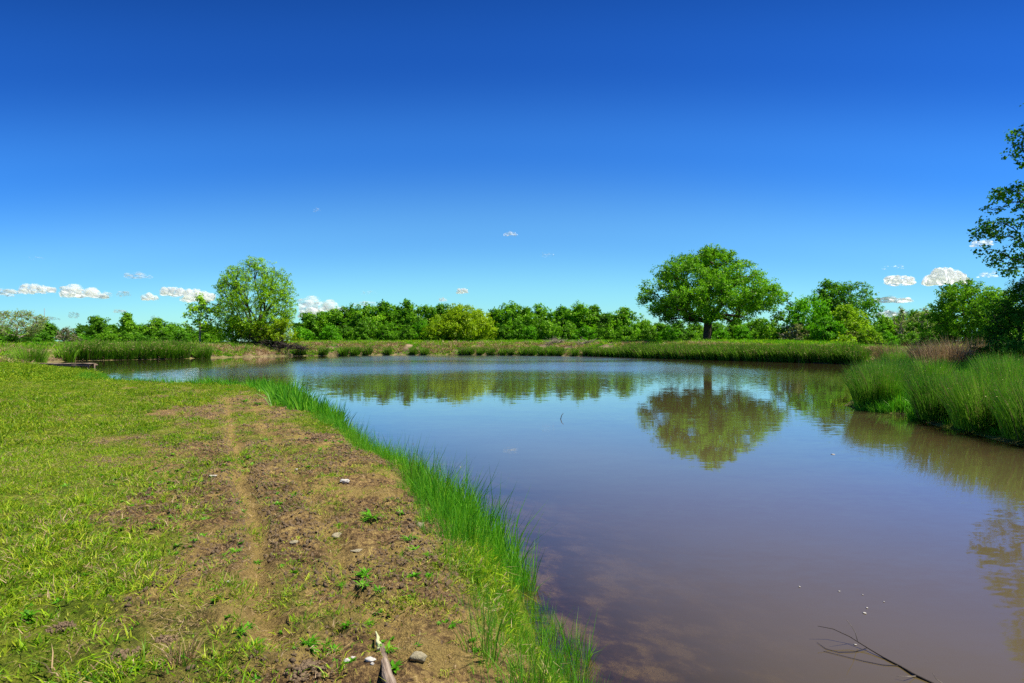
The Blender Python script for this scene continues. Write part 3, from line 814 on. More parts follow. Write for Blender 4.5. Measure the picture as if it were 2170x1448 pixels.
# ------------------------------------------------------------------ trees
def tree_geo(seed, Ht, R, base, profile, nl, lobe, nleaf, leaf, trunk_r, stems=1, direct=.25, wob=.07, lean=0.0, branch_k=5, sub=9, flat=.75,
             hollow=.45, spread=.25, aspect=.6, twigs=0, outline=.18, minr=.02, droop=0.0):
    """returns (trunk Geo, crown Geo). Lobes of foliage joined to the stem by a grown branch network."""
    r = np.random.default_rng(seed)
    hc = Ht - base
    # lobe centres
    cs = []
    ph = r.uniform(0, 6.28, 4)
    while len(cs) < nl:
        t = r.uniform(0, 1); a = r.uniform(0, 6.28)
        if profile == 'dome':   pr = math.sqrt(max(0, 1 - t ** 2.3)) * min(1, .6 + t * 1.6)
        elif profile == 'broad': pr = math.sqrt(max(0, 1 - t ** 3.4)) * min(1, .7 + t)
        elif profile == 'round': pr = math.sin(math.pi * min(1, (.14 + t * .86))) ** .6
        elif profile == 'cone':  pr = (1 - t) ** .7 * min(1, .6 + 2 * t)
        elif profile == 'column': pr = (1 - t ** 3) ** .6 * min(1, .5 + 3 * t)
        elif profile == 'fan':   pr = (.35 + 1.1 * t) if t < .55 else math.sqrt(max(0, 1 - ((t - .55) / .45) ** 2))
        else: pr = 1
        if r.uniform() > pr ** 1.2 + .05: continue
        out = 1 + outline * (math.sin(2 * a + ph[0]) * .5 + math.sin(3 * a + ph[1] + t * 4) * .4 + math.sin(5 * a + ph[2] - t * 6) * .35)
        q = (hollow + (1 - hollow) * r.uniform() ** .55) * pr * out if r.uniform() < .85 else r.uniform() * pr
        rr = max(0, R * q - lobe * .55)
        cs.append((math.cos(a) * rr, math.sin(a) * rr, base + t * (hc - lobe * .6)))
    cs = np.array(cs)
    # stems
    nodes, parent = [], []
    sp = []
    for s_ in range(stems):
        a = r.uniform(0, 6.28) + s_ * 2.4; ls = spread * Ht if stems > 1 else lean * Ht
        top = np.array([math.cos(a) * ls, math.sin(a) * ls, (base + hc * .45)])
        p0 = np.array([math.cos(a), math.sin(a), 0]) * (trunk_r * 1.1 if stems > 1 else 0)
        prev = -1
        for i in range(8):
            t = i / 7
            p = p0 * (1 - t) + top * t; p[:2] = p0[:2] + (top[:2] - p0[:2]) * t ** 1.5 + r.normal(size=2) * .012 * Ht * t
            nodes.append(p); parent.append(prev); prev = len(nodes) - 1
            sp.append(i >= (2 if base < Ht * .15 else 3))
    order = np.argsort(np.linalg.norm(cs - np.array([0, 0, base + hc * .2]), axis=1))
    plen = [0.0] * len(nodes)
    for i in range(len(nodes)):
        if parent[i] >= 0: plen[i] = plen[parent[i]] + np.linalg.norm(nodes[i] - nodes[parent[i]])
    ok = sp[:]
    for k in order:
        c = cs[k]
        N = np.array(nodes)
        dd = np.linalg.norm(N - c, axis=1) + direct * np.array(plen) + np.where(N[:, 2] > c[2] + .3, 2.0, 0)
        dd = dd + np.where(np.array(ok), 0, 1e6)
        b = int(np.argmin(dd)); P = N[b]
        prev = b
        dist = np.linalg.norm(c - P)
        st = 2 if dist < 1.5 * lobe else 3
        for i in range(1, st + 1):
            t = i / st
            q = P * (1 - t) + c * t
            if i < st: q = q + r.normal(size=3) * dist * wob; q[2] += dist * (.07 - droop)
            nodes.append(q); parent.append(prev); ok.append(True)
            plen.append(plen[prev] + dist / st); prev = len(nodes) - 1
    # pipe-model radii
    nn = len(nodes); load = np.zeros(nn)
    kids = np.zeros(nn, int)
    for i in range(nn):
        if parent[i] >= 0: kids[parent[i]] += 1
    for i in range(nn - 1, -1, -1):
        if kids[i] == 0: load[i] += 1
        if parent[i] >= 0: load[parent[i]] += load[i]
    rad = np.maximum(minr, trunk_r * (load / (load[0] * 1.0)) ** .5 * (1 if stems == 1 else .8))
    g = Geo()
    N = np.array(nodes)
    done = set()
    for i in range(nn - 1, -1, -1):      # chains from the tips down
        if i in done or kids[i] != 0: continue
        ch = [i]; j = i
        while parent[j] >= 0 and j not in done:
            done.add(j); j = parent[j]; ch.append(j)
        ch = ch[::-1]
        rr = rad[ch].copy()
        if len(ch) > 1 and rr[0] > rr[1] * 1.6 and ch[0] in done: rr[0] = rr[1] * 1.35
        pts = N[ch]
        if pts[0][2] < .05:
            pts = np.concatenate([[pts[0] - [0, 0, .5]], [pts[0] + [0, 0, .0]], pts[1:]]); rr = np.concatenate([[rr[0] * 1.7, rr[0] * 1.35], rr[1:]])
        tube(g, pts, rr, branch_k if rr[0] > minr * 2.5 else 3, .5, False)
    # leaves: twig clusters inside every lobe
    lg = Geo()
    per = max(1, nleaf // (nl * sub))
    lo = np.repeat(cs, sub, 0)
    off = unit(r.normal(size=(len(lo), 3))) * (lobe * (.35 + .65 * r.uniform(0, 1, len(lo)) ** .5))[:, None] * np.array([1, 1, flat])
    off[:, 2] -= droop * lobe
    tc = lo + off
    if twigs:
        for i in range(0, len(tc), max(1, len(tc) // twigs)):
            tube(g, [lo[i], (lo[i] + tc[i]) / 2 + r.normal(size=3) * .05, tc[i]], [minr * .8, minr * .55, minr * .3], 3, .5, False)
    tv = r.uniform(0, 1, len(tc)); lt = np.repeat(r.uniform(-.2, .2, nl), sub)
    cc = np.repeat(tc, per, 0) + r.normal(size=(len(tc) * per, 3)) * lobe * .17 * np.array([1, 1, .8])
    oo = np.repeat(off, per, 0)
    nr = unit(oo) * .6 + r.normal(size=cc.shape) * .55 + np.array([0, 0, .55])
    tt = np.clip(np.repeat(tv * .6 + lt + .2, per) + r.normal(size=len(cc)) * .12, 0, 1)
    leaves(lg, cc, nr, leaf * r.uniform(.6, 1.35, len(cc)), tt, aspect, seed)
    return g, lg

def make_tree(name, loc, label, cat, group, geo, bark, leafm, rz=0, scale=1.0, crown_name='crown'):
    t = empty(name, loc, rz, scale)
    tag(t, label, cat, group)
    if isinstance(geo, tuple) and isinstance(geo[0], Geo):
        geo = (geo[0].build('trunk', [M[bark]], True), geo[1].build('crown', [M[leafm]]))
    for nm_, me, mt in (('trunk', geo[0], bark), (crown_name, geo[1], leafm)):
        c_ = put(nm_, me, t)
        c_.material_slots[0].link = 'OBJECT'; c_.material_slots[0].material = M[mt]
    return t

def gz1(x, y): return float(ground_z(np.array([x]), np.array([y]), fine=False)[0])

# the big oak
X, D = at(1499, D=95); zo = gz1(X, D)
make_tree('oak_tree', (X, D, zo), 'large spreading oak with dark trunk standing alone behind the far shore', 'tree', None,
          tree_geo(11, 17.1 - zo, 11.7, 4.2, 'dome', 310, 1.3, 78000, .28, .62, branch_k=8, sub=14, hollow=.35, outline=.12, twigs=500, minr=.035, flat=.7), 'bark', 'oak_leaf', rz=.4)

# left willow with its thicket
X, D = at(542, D=97); zo = gz1(X, D)
make_tree('willow_tree', (X, D, zo), 'tall yellow green willow with see-through crown over a tangled thicket', 'tree', None,
          tree_geo(23, 15.4 - zo, 7.3, 1.8, 'broad', 300, .9, 38000, .26, .19, direct=.8, wob=.03, stems=6, spread=.16, branch_k=6, sub=9, hollow=.3, outline=.12, twigs=900, minr=.03, flat=1.2, aspect=.4), 'bark', 'willow_leaf')
for (u, D_, w_, h_, sd_, mt, lab) in [(495, 95, 3.2, 4.6, 31, 'willow_leaf', 'low leafy willow shrub at the left foot of the tall willow'),
                                  (545, 94.5, 3.4, 4.2, 32, 'olive_leaf', 'low yellow green willow shrub before the tall willow trunks'),
                                  (600, 95.5, 3.5, 5.0, 33, 'olive_leaf', 'low drooping willow shrub at the right foot of the tall willow')]:
    X = (u - 1085) / F * D_; zo = gz1(X, D_)
    make_tree('willow_shrub', (X, D_, zo), lab, 'shrub', 'willow shrubs under the tall willow',
              tree_geo(sd_, h_, w_, .5, 'dome', 60, .8, 9000, .24, .12, stems=5, spread=.25, sub=10, hollow=.3, twigs=120, minr=.02, aspect=.4), 'bark', mt)
# young tree with pale trunk
X, D = at(424, D=93); zo = gz1(X, D)
make_tree('young_tree', (X, D, zo), 'slim young tree with pale trunk and sparse leaves left of the willow', 'tree', None,
          tree_geo(41, 9.6 - zo, 2.7, 2.0, 'round', 60, .6, 3600, .28, .15, sub=9, hollow=.2, outline=.2, twigs=120, minr=.02), 'pale_bark', 'willow_leaf')

# general wood trees, eight unit shapes 10 m high
V = []
for i, (pf, R, bs) in enumerate([('dome', 4.9, .7), ('round', 4.6, .6), ('dome', 5.4, .8), ('round', 3.6, .8), ('column', 3.2, .9), ('dome', 4.2, .7), ('round', 5.0, .6), ('cone', 3.8, .8)]):
    g_, l_ = tree_geo(800 + i, 10, R, bs, pf, 72, 1.45, 11500, .46, .22, sub=12, hollow=.25, outline=.22, minr=.03, branch_k=5, twigs=60, flat=.75)
    V.append((g_.build('trunk', [M['bark']], True), l_.build('crown', [M['wood_leaf']])))
SH = []
for i, (pf, R, bs) in enumerate([('dome', 5.6, .3), ('dome', 6.2, .2), ('round', 5.0, .3), ('dome', 5.0, .1)]):
    g_, l_ = tree_geo(830 + i, 8, R, bs, pf, 46, 1.6, 8500, .50, .2, stems=3, sub=11, hollow=.25, outline=.25, minr=.04, branch_k=4, twigs=60)
    SH.append((g_.build('trunk', [M['bark']], True), l_.build('crown', [M['wood_leaf']])))

WG = 'trees of the wood behind the far dam'
def wood(u, top, D, vi, leafm, lab, s_xy=1.0, grp=WG, shrub=False, bark='bark', name=None):
    X = (u - 1085) / F * D; zo = gz1(X, D)
    hh = H + (724 - top) / F * D - zo
    lib = SH if shrub else V
    unit_h = 8.0 if shrub else 10.0
    s = hh / unit_h * 1.06
    return make_tree(name or ('shrub' if shrub else 'wood_tree'), (X, D, zo - .05), lab, 'shrub' if shrub else 'tree', grp,
                     lib[vi % len(lib)], bark, leafm, rz=random.uniform(0, 6.28), scale=(s * s_xy * 1.22, s * s_xy * 1.22, s))

L_ = 'tree in the wood left of the willow'
for (u, top, D, vi, mt, lab, sx) in [
    (8, 690, 150, 0, 'dark_leaf', 'dark green tree at the very left edge, behind the pale spreading tree', 1.2),
    (62, 693, 148, 1, 'wood_leaf', 'low green tree just left of the thin mast, under the pale tree', 1.2),
    (98, 683, 140, 2, 'dark_leaf', 'rounded dark tree under the thin mast', 1.1),
    (170, 692, 150, 5, 'wood_leaf', 'small green tree right of the brown twiggy shrub', 1.2),
    (202, 667, 140, 1, 'wood_leaf', 'round topped green tree, tallest between mast and willow', .9),
    (238, 690, 150, 3, 'dark_leaf', 'low dark tree in the dip left of the narrow tall tree', 1.2),
    (268, 665, 138, 4, 'wood_leaf', 'narrow upright green tree, second highest left of the willow', .8),
    (298, 688, 145, 2, 'dark_leaf', 'low green tree right of the narrow upright one', 1.1),
    (332, 675, 140, 0, 'wood_leaf', 'broad green tree midway between narrow tree and young pale tree', .95),
    (366, 684, 138, 6, 'dark_leaf', 'round dark green tree left behind the young pale trunked tree', 1.0),
    (400, 694, 142, 3, 'dark_leaf', 'low dark tree directly behind the young pale trunked tree', 1.1),
    (450, 690, 140, 5, 'wood_leaf', 'green tree seen between the young tree and the willow', 1.2)]:
    wood(u, top, D, vi, mt, lab, sx, 'trees of the wood at the left')
for (u, top, D, vi, mt, lab, sx) in [
    (30, 706, 125, 0, 'dark_leaf', 'dark shrub at the foot of the pale spreading tree', .9),
    (95, 704, 122, 1, 'dark_leaf', 'dark bushy shrub right of the pale spreading tree', .8),
    (180, 706, 122, 2, 'bright_leaf', 'bright shrub at the foot of the round topped tree', .9),
    (225, 703, 121, 3, 'wood_leaf', 'green shrub below the dip in the left wood', .9),
    (262, 702, 120, 1, 'wood_leaf', 'green shrub below the narrow upright tree', .8),
    (300, 704, 120, 2, 'dark_leaf', 'round dark shrub in front of the left wood, above the rush band', .8),
    (345, 698, 118, 0, 'wood_leaf', 'wide green shrub left of the young pale trunked tree', .8),
    (385, 702, 116, 3, 'dark_leaf', 'dark shrub beside the young pale trunked tree', .8),
    (440, 688, 112, 1, 'wood_leaf', 'green shrub filling the space between young tree and willow', .7)]:
    wood(u, top, D, vi, mt, lab, sx, 'shrubs in front of the left wood', True)
# pale nearly bare spreading tree and brown shrub
X, D = at(36, D=125); zo = gz1(X, D)
make_tree('pale_tree', (X, D, zo), 'pale spreading tree with thin leaves and open branches at the left edge', 'tree', None,
          tree_geo(61, H + 72 / F * 125 - zo, 5.9, 1.2, 'fan', 150, .75, 7000, .24, .26, sub=7, hollow=.5, outline=.1, twigs=600, minr=.035), 'pale_bark', 'pale_leaf')
X, D = at(141, D=112); zo = gz1(X, D)
make_tree('twiggy_shrub', (X, D, zo), 'brownish twiggy shrub with few leaves right of the thin mast', 'shrub', None,
          tree_geo(62, H + 34 / F * 112 - zo, 2.6, .4, 'dome', 60, .5, 2600, .2, .12, stems=4, sub=8, twigs=350, minr=.03, hollow=.3), 'pale_bark', 'brown_leaf')

for (u, top, D, vi, mt, lab, sx) in [
    (652, 659, 128, 1, 'wood_leaf', 'tree right behind the willow, first of the far wood', .9),
    (684, 664, 130, 3, 'dark_leaf', 'darker small crown in the dip right of the willow', 1.0),
    (712, 656, 126, 0, 'wood_leaf', 'tree with pale bare limbs showing, right of the first dip', .9),
    (742, 650, 126, 2, 'oak_leaf', 'tree where the far wood line begins to rise', .8),
    (778, 643, 126, 6, 'wood_leaf', 'broad crown left of the highest part of the wood', .85),
    (812, 641, 128, 0, 'oak_leaf', 'high crown left of the middle of the dark wood', .8),
    (840, 645, 132, 1, 'dark_leaf', 'dark crown behind the middle of the dark wood', .9),
    (868, 640, 126, 5, 'oak_leaf', 'highest crown of the wood left of the olive willow', .8),
    (903, 644, 126, 1, 'wood_leaf', 'crown next to the olive willow on its left', .75),
    (938, 648, 128, 4, 'dark_leaf', 'dark crown peeping over the left shoulder of the olive willow', .9),
    (965, 658, 132, 2, 'dark_leaf', 'crown just hidden behind the olive willow top', .9),
    (1010, 662, 132, 3, 'wood_leaf', 'crown behind the right half of the olive willow', .9),
    (1048, 656, 128, 0, 'wood_leaf', 'open crown right of the olive willow', .8),
    (1084, 640, 127, 6, 'oak_leaf', 'high crown second to the right of the olive willow', .8),
    (1116, 648, 127, 1, 'wood_leaf', 'crown between the two high ones right of the olive willow', .8),
    (1148, 648, 128, 5, 'oak_leaf', 'wide crown in the middle of the right half of the wood', .85),
    (1190, 651, 129, 0, 'dark_leaf', 'dark crown left of the last high crown', .8),
    (1228, 645, 126, 2, 'oak_leaf', 'last high crown of the wood before it falls to the right', .8),
    (1258, 652, 128, 3, 'wood_leaf', 'crown on the falling right shoulder of the wood', .9),
    (1290, 660, 127, 1, 'dark_leaf', 'lower crown left of the airy end tree', .8),
    (1322, 653, 122, 0, 'oak_leaf', 'airy light crown ending the wood left of the oak', .8),
    (1365, 675, 128, 6, 'wood_leaf', 'low crown in the gap between wood and oak', .9),
    (1395, 682, 130, 1, 'wood_leaf', 'low crown behind the left branches of the oak', 1.1),
    (1435, 682, 128, 5, 'dark_leaf', 'low dark crown behind the oak, left of its trunk', 1.2),
    (1475, 686, 130, 2, 'wood_leaf', 'low crown right behind the oak trunk', 1.2),
    (1520, 684, 128, 0, 'dark_leaf', 'low crown behind the oak, right of its trunk', 1.2),
    (1560, 680, 126, 3, 'wood_leaf', 'low crown behind the right branches of the oak', 1.2),
    (1610, 672, 122, 6, 'wood_leaf', 'low crown under the right tip of the oak', 1.1)]:
    wood(u, top, D, vi, mt, lab, sx)
for (u, top, D, vi, mt, lab, sx) in [
    (640, 690, 112, 2, 'bright_leaf', 'bright shrub at the foot of the wood beside the willow', .8),
    (700, 688, 112, 0, 'bright_leaf', 'bright rounded shrub before the pale limbed tree', .7),
    (735, 694, 114, 1, 'wood_leaf', 'shrub at the foot of the rising wood', .8),
    (775, 675, 112, 3, 'wood_leaf', 'tall green shrub left of the middle of the dark wood', .7),
    (820, 684, 113, 0, 'oak_leaf', 'wide shrub before the middle of the dark wood', .9),
    (862, 690, 112, 2, 'wood_leaf', 'shrub below the highest crown of the wood', .7),
    (893, 680, 113, 1, 'bright_leaf', 'blue green bright shrub touching the olive willow on its left', .6),
    (1068, 690, 113, 3, 'wood_leaf', 'shrub at the right foot of the olive willow', .7),
    (1095, 680, 113, 1, 'oak_leaf', 'shrub below the second high crown right of the olive willow', .7),
    (1125, 690, 110, 0, 'bright_leaf', 'bright low shrub left of the grey green round bush', .6),
    (1165, 678, 110, 2, 'wood_leaf', 'grey green round bush above the first pale brush heap', .75),
    (1205, 684, 111, 3, 'wood_leaf', 'leaning shrub between the two pale brush heaps', .6),
    (1240, 692, 110, 1, 'bright_leaf', 'bright low shrub above the second pale brush heap', .8),
    (1285, 690, 109, 2, 'wood_leaf', 'shrub below the falling right shoulder of the wood', .8),
    (1330, 694, 108, 0, 'wood_leaf', 'shrub below the airy end tree', .8),
    (1375, 690, 107, 3, 'wood_leaf', 'round shrub left of the oak', .7),
    (1420, 694, 108, 1, 'bright_leaf', 'bright shrub under the left branches of the oak', .8),
    (1460, 698, 108, 2, 'wood_leaf', 'low shrub just left behind the oak trunk', .8),
    (1530, 698, 106, 0, 'bright_leaf', 'bright low shrub just right behind the oak trunk', .8),
    (1575, 692, 104, 3, 'bright_leaf', 'bright shrub under the right branches of the oak', .8),
    (1612, 690, 98, 1, 'wood_leaf', 'green shrub left of the grey dead branches', .7)]:
    wood(u, top, D, vi, mt, lab, sx, 'shrubs at the foot of the far wood', True)

# olive willow dome
X, D = at(979, D=112); zo = gz1(X, D)
make_tree('olive_willow', (X, D, zo), 'dense dome shaped olive yellow willow standing before the far wood', 'tree', None,
          tree_geo(71, H + 67 / F * 112 + .8 - zo, 6.9, .1, 'dome', 150, 1.3, 34000, .34, .25, stems=4, spread=.2, sub=12, hollow=.5, outline=.05, minr=.03, aspect=.5, flat=1.1, direct=.8), 'bark', 'olive_leaf')

# right group
def hero(u, top, D, R, base, prof, nl, lobe, nleaf, leaf, mt, lab, seed, grp='trees of the right group beyond the pond', bark='bark', name='tree', cat='tree', **kw):
    X = (u - 1085) / F * D; zo = gz1(X, D)
    ht = H + (724 - top) / F * D - zo
    return make_tree(name, (X, D, zo), lab, cat, grp, tree_geo(seed, ht, R, base, prof, nl, lobe, nleaf, leaf, kw.pop('tr', .25), **kw), bark, mt)
hero(1797, 590, 92, 5.0, 1.0, 'broad', 140, .95, 19000, .27, 'dark_leaf', 'tall dark tree at the back of the group right of the oak', 81, outline=.25, twigs=120, name='wood_tree')
hero(1757, 582, 93, 3.2, 2.0, 'dome', 70, .85, 9000, .27, 'dark_leaf', 'dark tree with highest peak left behind the tall dark one', 82, outline=.25, name='wood_tree')
hero(1668, 622, 95, 3.2, .6, 'column', 45, .7, 3600, .27, 'wood_leaf', 'sparse spiky tree right beside the oak crown', 83, outline=.3, twigs=150, name='wood_tree')
hero(1715, 618, 86, 4.5, .4, 'dome', 100, .95, 14000, .26, 'bright_leaf', 'bright green rounded tree in the middle of the right group', 84, name='wood_tree')
hero(1795, 640, 85, 3.7, .3, 'dome', 70, .85, 9500, .26, 'yellow_leaf', 'yellow green tree right of the bright rounded one', 85, name='wood_tree')
hero(1748, 668, 80, 2.3, .2, 'round', 45, .75, 5200, .25, 'bright_leaf', 'vivid green round bush low in front of the right group', 86, name='shrub', cat='shrub')
hero(1690, 672, 84, 2.6, .3, 'dome', 55, .6, 3200, .23, 'brown_leaf', 'grey twiggy half dead bush with bare branches right of the oak', 87, bark='pale_bark', stems=4, twigs=500, minr=.035, name='shrub', cat='shrub')
hero(1640, 680, 88, 2.4, .3, 'dome', 40, .8, 4200, .26, 'wood_leaf', 'green bush left of the grey half dead bush', 88, name='shrub', cat='shrub')
hero(1838, 690, 78, 2.2, .1, 'dome', 40, .7, 4600, .24, 'yellow_leaf', 'yellow green bush at the right foot of the tall dark tree', 89, name='shrub', cat='shrub')
hero(1812, 700, 80, 2.0, .1, 'dome', 34, .6, 3000, .24, 'brown_leaf', 'dull olive bush left of the yellow green bush', 90, name='shrub', cat='shrub')
hero(1788, 706, 77, 1.8, .1, 'dome', 30, .6, 3000, .24, 'yellow_leaf', 'small yellow bush below the yellow green tree', 91, name='shrub', cat='shrub')
RG2 = 'distant trees in the gap at the right'
for (u, top, D, vi, mt, lab, sx) in [
    (1872, 672, 118, 0, 'wood_leaf', 'distant green tree right of the group, left end of the gap', .9),
    (1905, 668, 122, 5, 'dark_leaf', 'distant dark tree under the small clouds', 1.0),
    (1938, 654, 112, 1, 'wood_leaf', 'green tree in the middle of the gap with leaning top', .8),
    (1965, 664, 118, 3, 'dark_leaf', 'distant dark tree left of the big rounded tree', 1.0),
    (2000, 660, 118, 2, 'wood_leaf', 'distant tree hidden partly by the big rounded tree', 1.0),
    (2150, 650, 90, 1, 'dark_leaf', 'distant dark tree behind the shaded shrub at the right edge', 1.1)]:
    wood(u, top, D, vi, mt, lab, sx, RG2)
for (u, top, D, vi, mt, lab, sx) in [
    (1880, 705, 95, 1, 'bright_leaf', 'bright shrub at the foot of the gap trees, left', .8),
    (1925, 700, 95, 2, 'wood_leaf', 'green shrub at the foot of the gap trees, middle', .8),
    (1965, 702, 92, 3, 'dark_leaf', 'dark shrub at the foot of the gap trees, right', .8)]:
    wood(u, top, D, vi, mt, lab, sx, 'shrubs at the foot of the gap trees', True)
hero(1908, 650, 100, 1.6, 2, 'column', 26, .45, 900, .22, 'pale_leaf', 'thin sparse pale tree standing up in the gap', 92, grp=None, bark='pale_bark', twigs=160, minr=.03, name='sparse_tree')
hero(1955, 646, 100, 2.2, 2, 'round', 36, .5, 1500, .22, 'pale_leaf', 'sparse pale topped tree left of the big rounded tree', 93, grp=None, bark='pale_bark', twigs=200, minr=.03, name='sparse_tree')
hero(2050, 590, 62, 4.2, .2, 'broad', 150, .85, 27000, .20, 'wood_leaf', 'big rounded green tree near the right edge, left of the shaded shrub', 94, grp=None, name='round_tree', twigs=120, outline=.08, hollow=.4)
hero(2118, 604, 56, 3.0, .4, 'dome', 90, .7, 11000, .19, 'wood_leaf', 'green tree close behind the shaded shrub at the right', 95, grp=None, name='round_tree', outline=.1)

# shaded evergreen shrub and the overhanging tree at the right edge
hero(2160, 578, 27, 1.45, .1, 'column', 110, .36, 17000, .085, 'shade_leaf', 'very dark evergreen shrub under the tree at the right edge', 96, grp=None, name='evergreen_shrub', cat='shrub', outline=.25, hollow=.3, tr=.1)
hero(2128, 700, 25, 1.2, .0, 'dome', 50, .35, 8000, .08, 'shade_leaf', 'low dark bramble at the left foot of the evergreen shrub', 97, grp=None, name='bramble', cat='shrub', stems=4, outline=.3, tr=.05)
X, D = 23.0, 25.5; zo = gz1(X, D)
make_tree('overhanging_tree', (X, D, zo), 'tall airy dark leaved tree cut off by the right picture edge', 'tree', None,
          tree_geo(98, 14.8 - zo, 4.2, 4.0, 'cone', 230, .42, 22000, .115, .17, sub=12, hollow=.2, outline=.22, twigs=700, minr=.008, flat=.6, aspect=.8), 'bark', 'maple_leaf')

# ------------------------------------------------------------------ brush piles
def brush_pile(name, x, y, L, W, Hh, nb, rad, mat, label, seed, leaf=None, cat='brush pile'):
    r = np.random.default_rng(seed)
    z0 = gz1(x, y); g = Geo()
    for i in range(nb):
        c0 = np.array([r.uniform(-L, L), r.uniform(-W, W), 0]); c0[2] = max(0, (1 - abs(c0[0]) / L)) * Hh * r.uniform(0, 1)
        a = r.uniform(0, 6.28); e = r.uniform(-.25, .5); ln = r.uniform(.5, 1.8)
        d_ = np.array([math.cos(a), math.sin(a) * .6, math.sin(e)]) * ln
        mid = c0 + d_ * .5 + r.normal(size=3) * .12 * ln
        tube(g, [c0, mid, c0 + d_], np.array([1, .75, .4]) * rad * r.uniform(.5, 1.5), 4, .5)
    o_ = put(name, g.build(name, [mat]), None, (x, y, z0 - .1))
    return tag(o_, label, cat)
X, D = at(575, D=93.2)
brush_pile('brush_pile', X, D + .4, 5.2, 1.0, 1.5, 420, .045, M['brush'], 'dark tangle of dead branches at the water under the tall willow', 1)
X, D = at(1188, D=92.5)
brush_pile('dry_brush_heap', X, D + 6, 1.6, .7, .9, 150, .03, M['pale_bark'], 'pale dry brush heap on the far dam, left one of two', 2)
X, D = at(1255, D=90)
brush_pile('dry_brush_heap', X, D + 5, 1.4, .7, .6, 120, .03, M['pale_bark'], 'pale dry brush heap on the far dam, right one of two', 3)
# pale dead branch by the water left of the brush
X, D = at(458, 756)
g = Geo()
tube(g, [(0, 0, 0), (-.25, .1, .8), (-.8, .2, 1.6), (-1.2, .3, 2.1)], [.09, .07, .05, .03], 6)
tube(g, [(-.25, .1, .8), (-.7, .1, .9), (-1.2, 0, 1.4)], [.05, .04, .02], 5)
tube(g, [(-.1, 0, .4), (.5, .1, .9), (.8, .1, 1.3)], [.05, .04, .02], 5)
tag(put('dead_branch', g.build('dead_branch', [M['pale_bark']], True), None, (X, D, -.1)), 'bleached forked dead branch standing at the far water edge left of the willow', 'branch')

# ------------------------------------------------------------------ thin mast behind the left trees
X, D = at(94, D=600)
t = empty('radio_mast', (X, D, 1.0)); tag(t, 'thin distant radio mast rising above the trees at the left', 'mast')
g = Geo(); hm = H + 70 / F * 600 - 1
tube(g, [(0, 0, 0), (0, 0, hm)], [.35, .2], 6); t_ = put('pole', g.build('pole', [M['steel']]), t)
g = Geo(); tube(g, [(0, 0, hm * .66), (0, 0, hm * .69)], [.6, .6], 8); put('antenna_drum', g.build('antenna_drum', [M['steel']]), t)

# ------------------------------------------------------------------ dock
def box_mesh(name, sx, sy, sz, mat, seed=0, warp=.01, nseg=8):
    """a weathered board: box subdivided along x, slightly warped"""
    r = np.random.default_rng(seed)
    xs = np.linspace(-sx / 2, sx / 2, nseg + 1)
    V_ = []
    for i, x in enumerate(xs):
        wv = r.normal() * warp; tw = r.normal() * warp
        for (yy, zz) in ((-1, -1), (1, -1), (1, 1), (-1, 1)):
            V_.append((x, yy * sy / 2 + wv, zz * sz / 2 + tw + r.normal() * warp * .2))
    f = []
    for i in range(nseg):
        for j in range(4):
            f.append((i * 4 + j, i * 4 + (j + 1) % 4, i * 4 + 4 + (j + 1) % 4, i * 4 + 4 + j))
    f += [(3, 2, 1, 0), (nseg * 4, nseg * 4 + 1, nseg * 4 + 2, nseg * 4 + 3)]
    return mesh(name, V_, np.array(f), [mat])
xa, ya = at(84, D=50.5); xb, yb = at(200, D=50.5)
t = empty('dock', ((xa + xb) / 2, 50.5, .38), .0)
tag(t, 'small weathered wooden dock plank walkway reaching over the inlet at the left', 'dock')
for i in range(4):
    bm_ = box_mesh('board', xb - xa - (.25 if i % 2 else 0), .24, .045, M['old_wood'], 50 + i, .012)
    put('board', bm_, t, ((-.12 if i % 2 else 0), -.39 + i * .26, (i % 2) * .008))
bm_ = box_mesh('beam', xb - xa - .1, .05, .15, M['old_wood'], 57, .006)
put('beam', bm_, t, (0, -.46, -.13)); put('beam', bm_, t, (0, .46, -.13))
g = Geo(); tube(g, [(0, 0, -1.3), (0, 0, .0)], [.06, .06], 8)
pm = g.build('post', [M['old_wood']])
for px_ in (-1.6, .9, 2.0):
    for py_ in (-.38, .38):
        put('post', pm, t, (px_, py_, -.05))

# ------------------------------------------------------------------ things on the soil strip
def on_ground(u, v):
    """point where the ray through photograph pixel (u, v) meets the ground"""
    t = np.linspace(1.2, 60, 6000); X = (u - 1085) / F * t; Z = H - (v - 724) / F * t
    g_ = ground_z(X, t); k = np.where(Z <= g_)[0][0]
    return float(X[k]), float(t[k]), float(g_[k])

# broken board
x0, y0, z0 = on_ground(797, 1352); x1, y1, z1 = on_ground(826, 1460)
L = math.hypot(x1 - x0, y1 - y0) + .25
an = math.atan2(y1 - y0, x1 - x0)
z1 = max(z1, z0 - .02)
t = empty('broken_board', (x0, y0, z0 + .03), an)
t.rotation_euler[1] = -math.atan2(z1 + .018 - z0 - .01, L)
tag(t, 'weathered broken board lying on the soil with a bright splintered tip', 'board')
r = np.random.default_rng(5)
def splinter(name, xs, hw, th, mat, seed):
    r = np.random.default_rng(seed); V_ = []
    for x, w_, h_ in zip(xs, hw, th):
        j = r.normal() * .004
        for (yy, zz) in ((-1, -1), (1, -1), (1.0, 1), (-.2, 1.25), (-1, .8)):
            V_.append((x, yy * w_ + j + r.normal() * .002, zz * h_))
    V_ = np.array(V_); n_ = len(xs); f = []
    for i in range(n_ - 1):
        for j in range(5):
            f.append((i * 5 + j, i * 5 + (j + 1) % 5, i * 5 + 5 + (j + 1) % 5, i * 5 + 5 + j))
    f3 = []
    for b0 in (0, (n_ - 1) * 5):
        for j in range(1, 4): f3.append((b0, b0 + j, b0 + j + 1))
    return mesh(name, V_, [np.array(f), np.array(f3)], [mat])
xs = np.linspace(.17, L, 9)
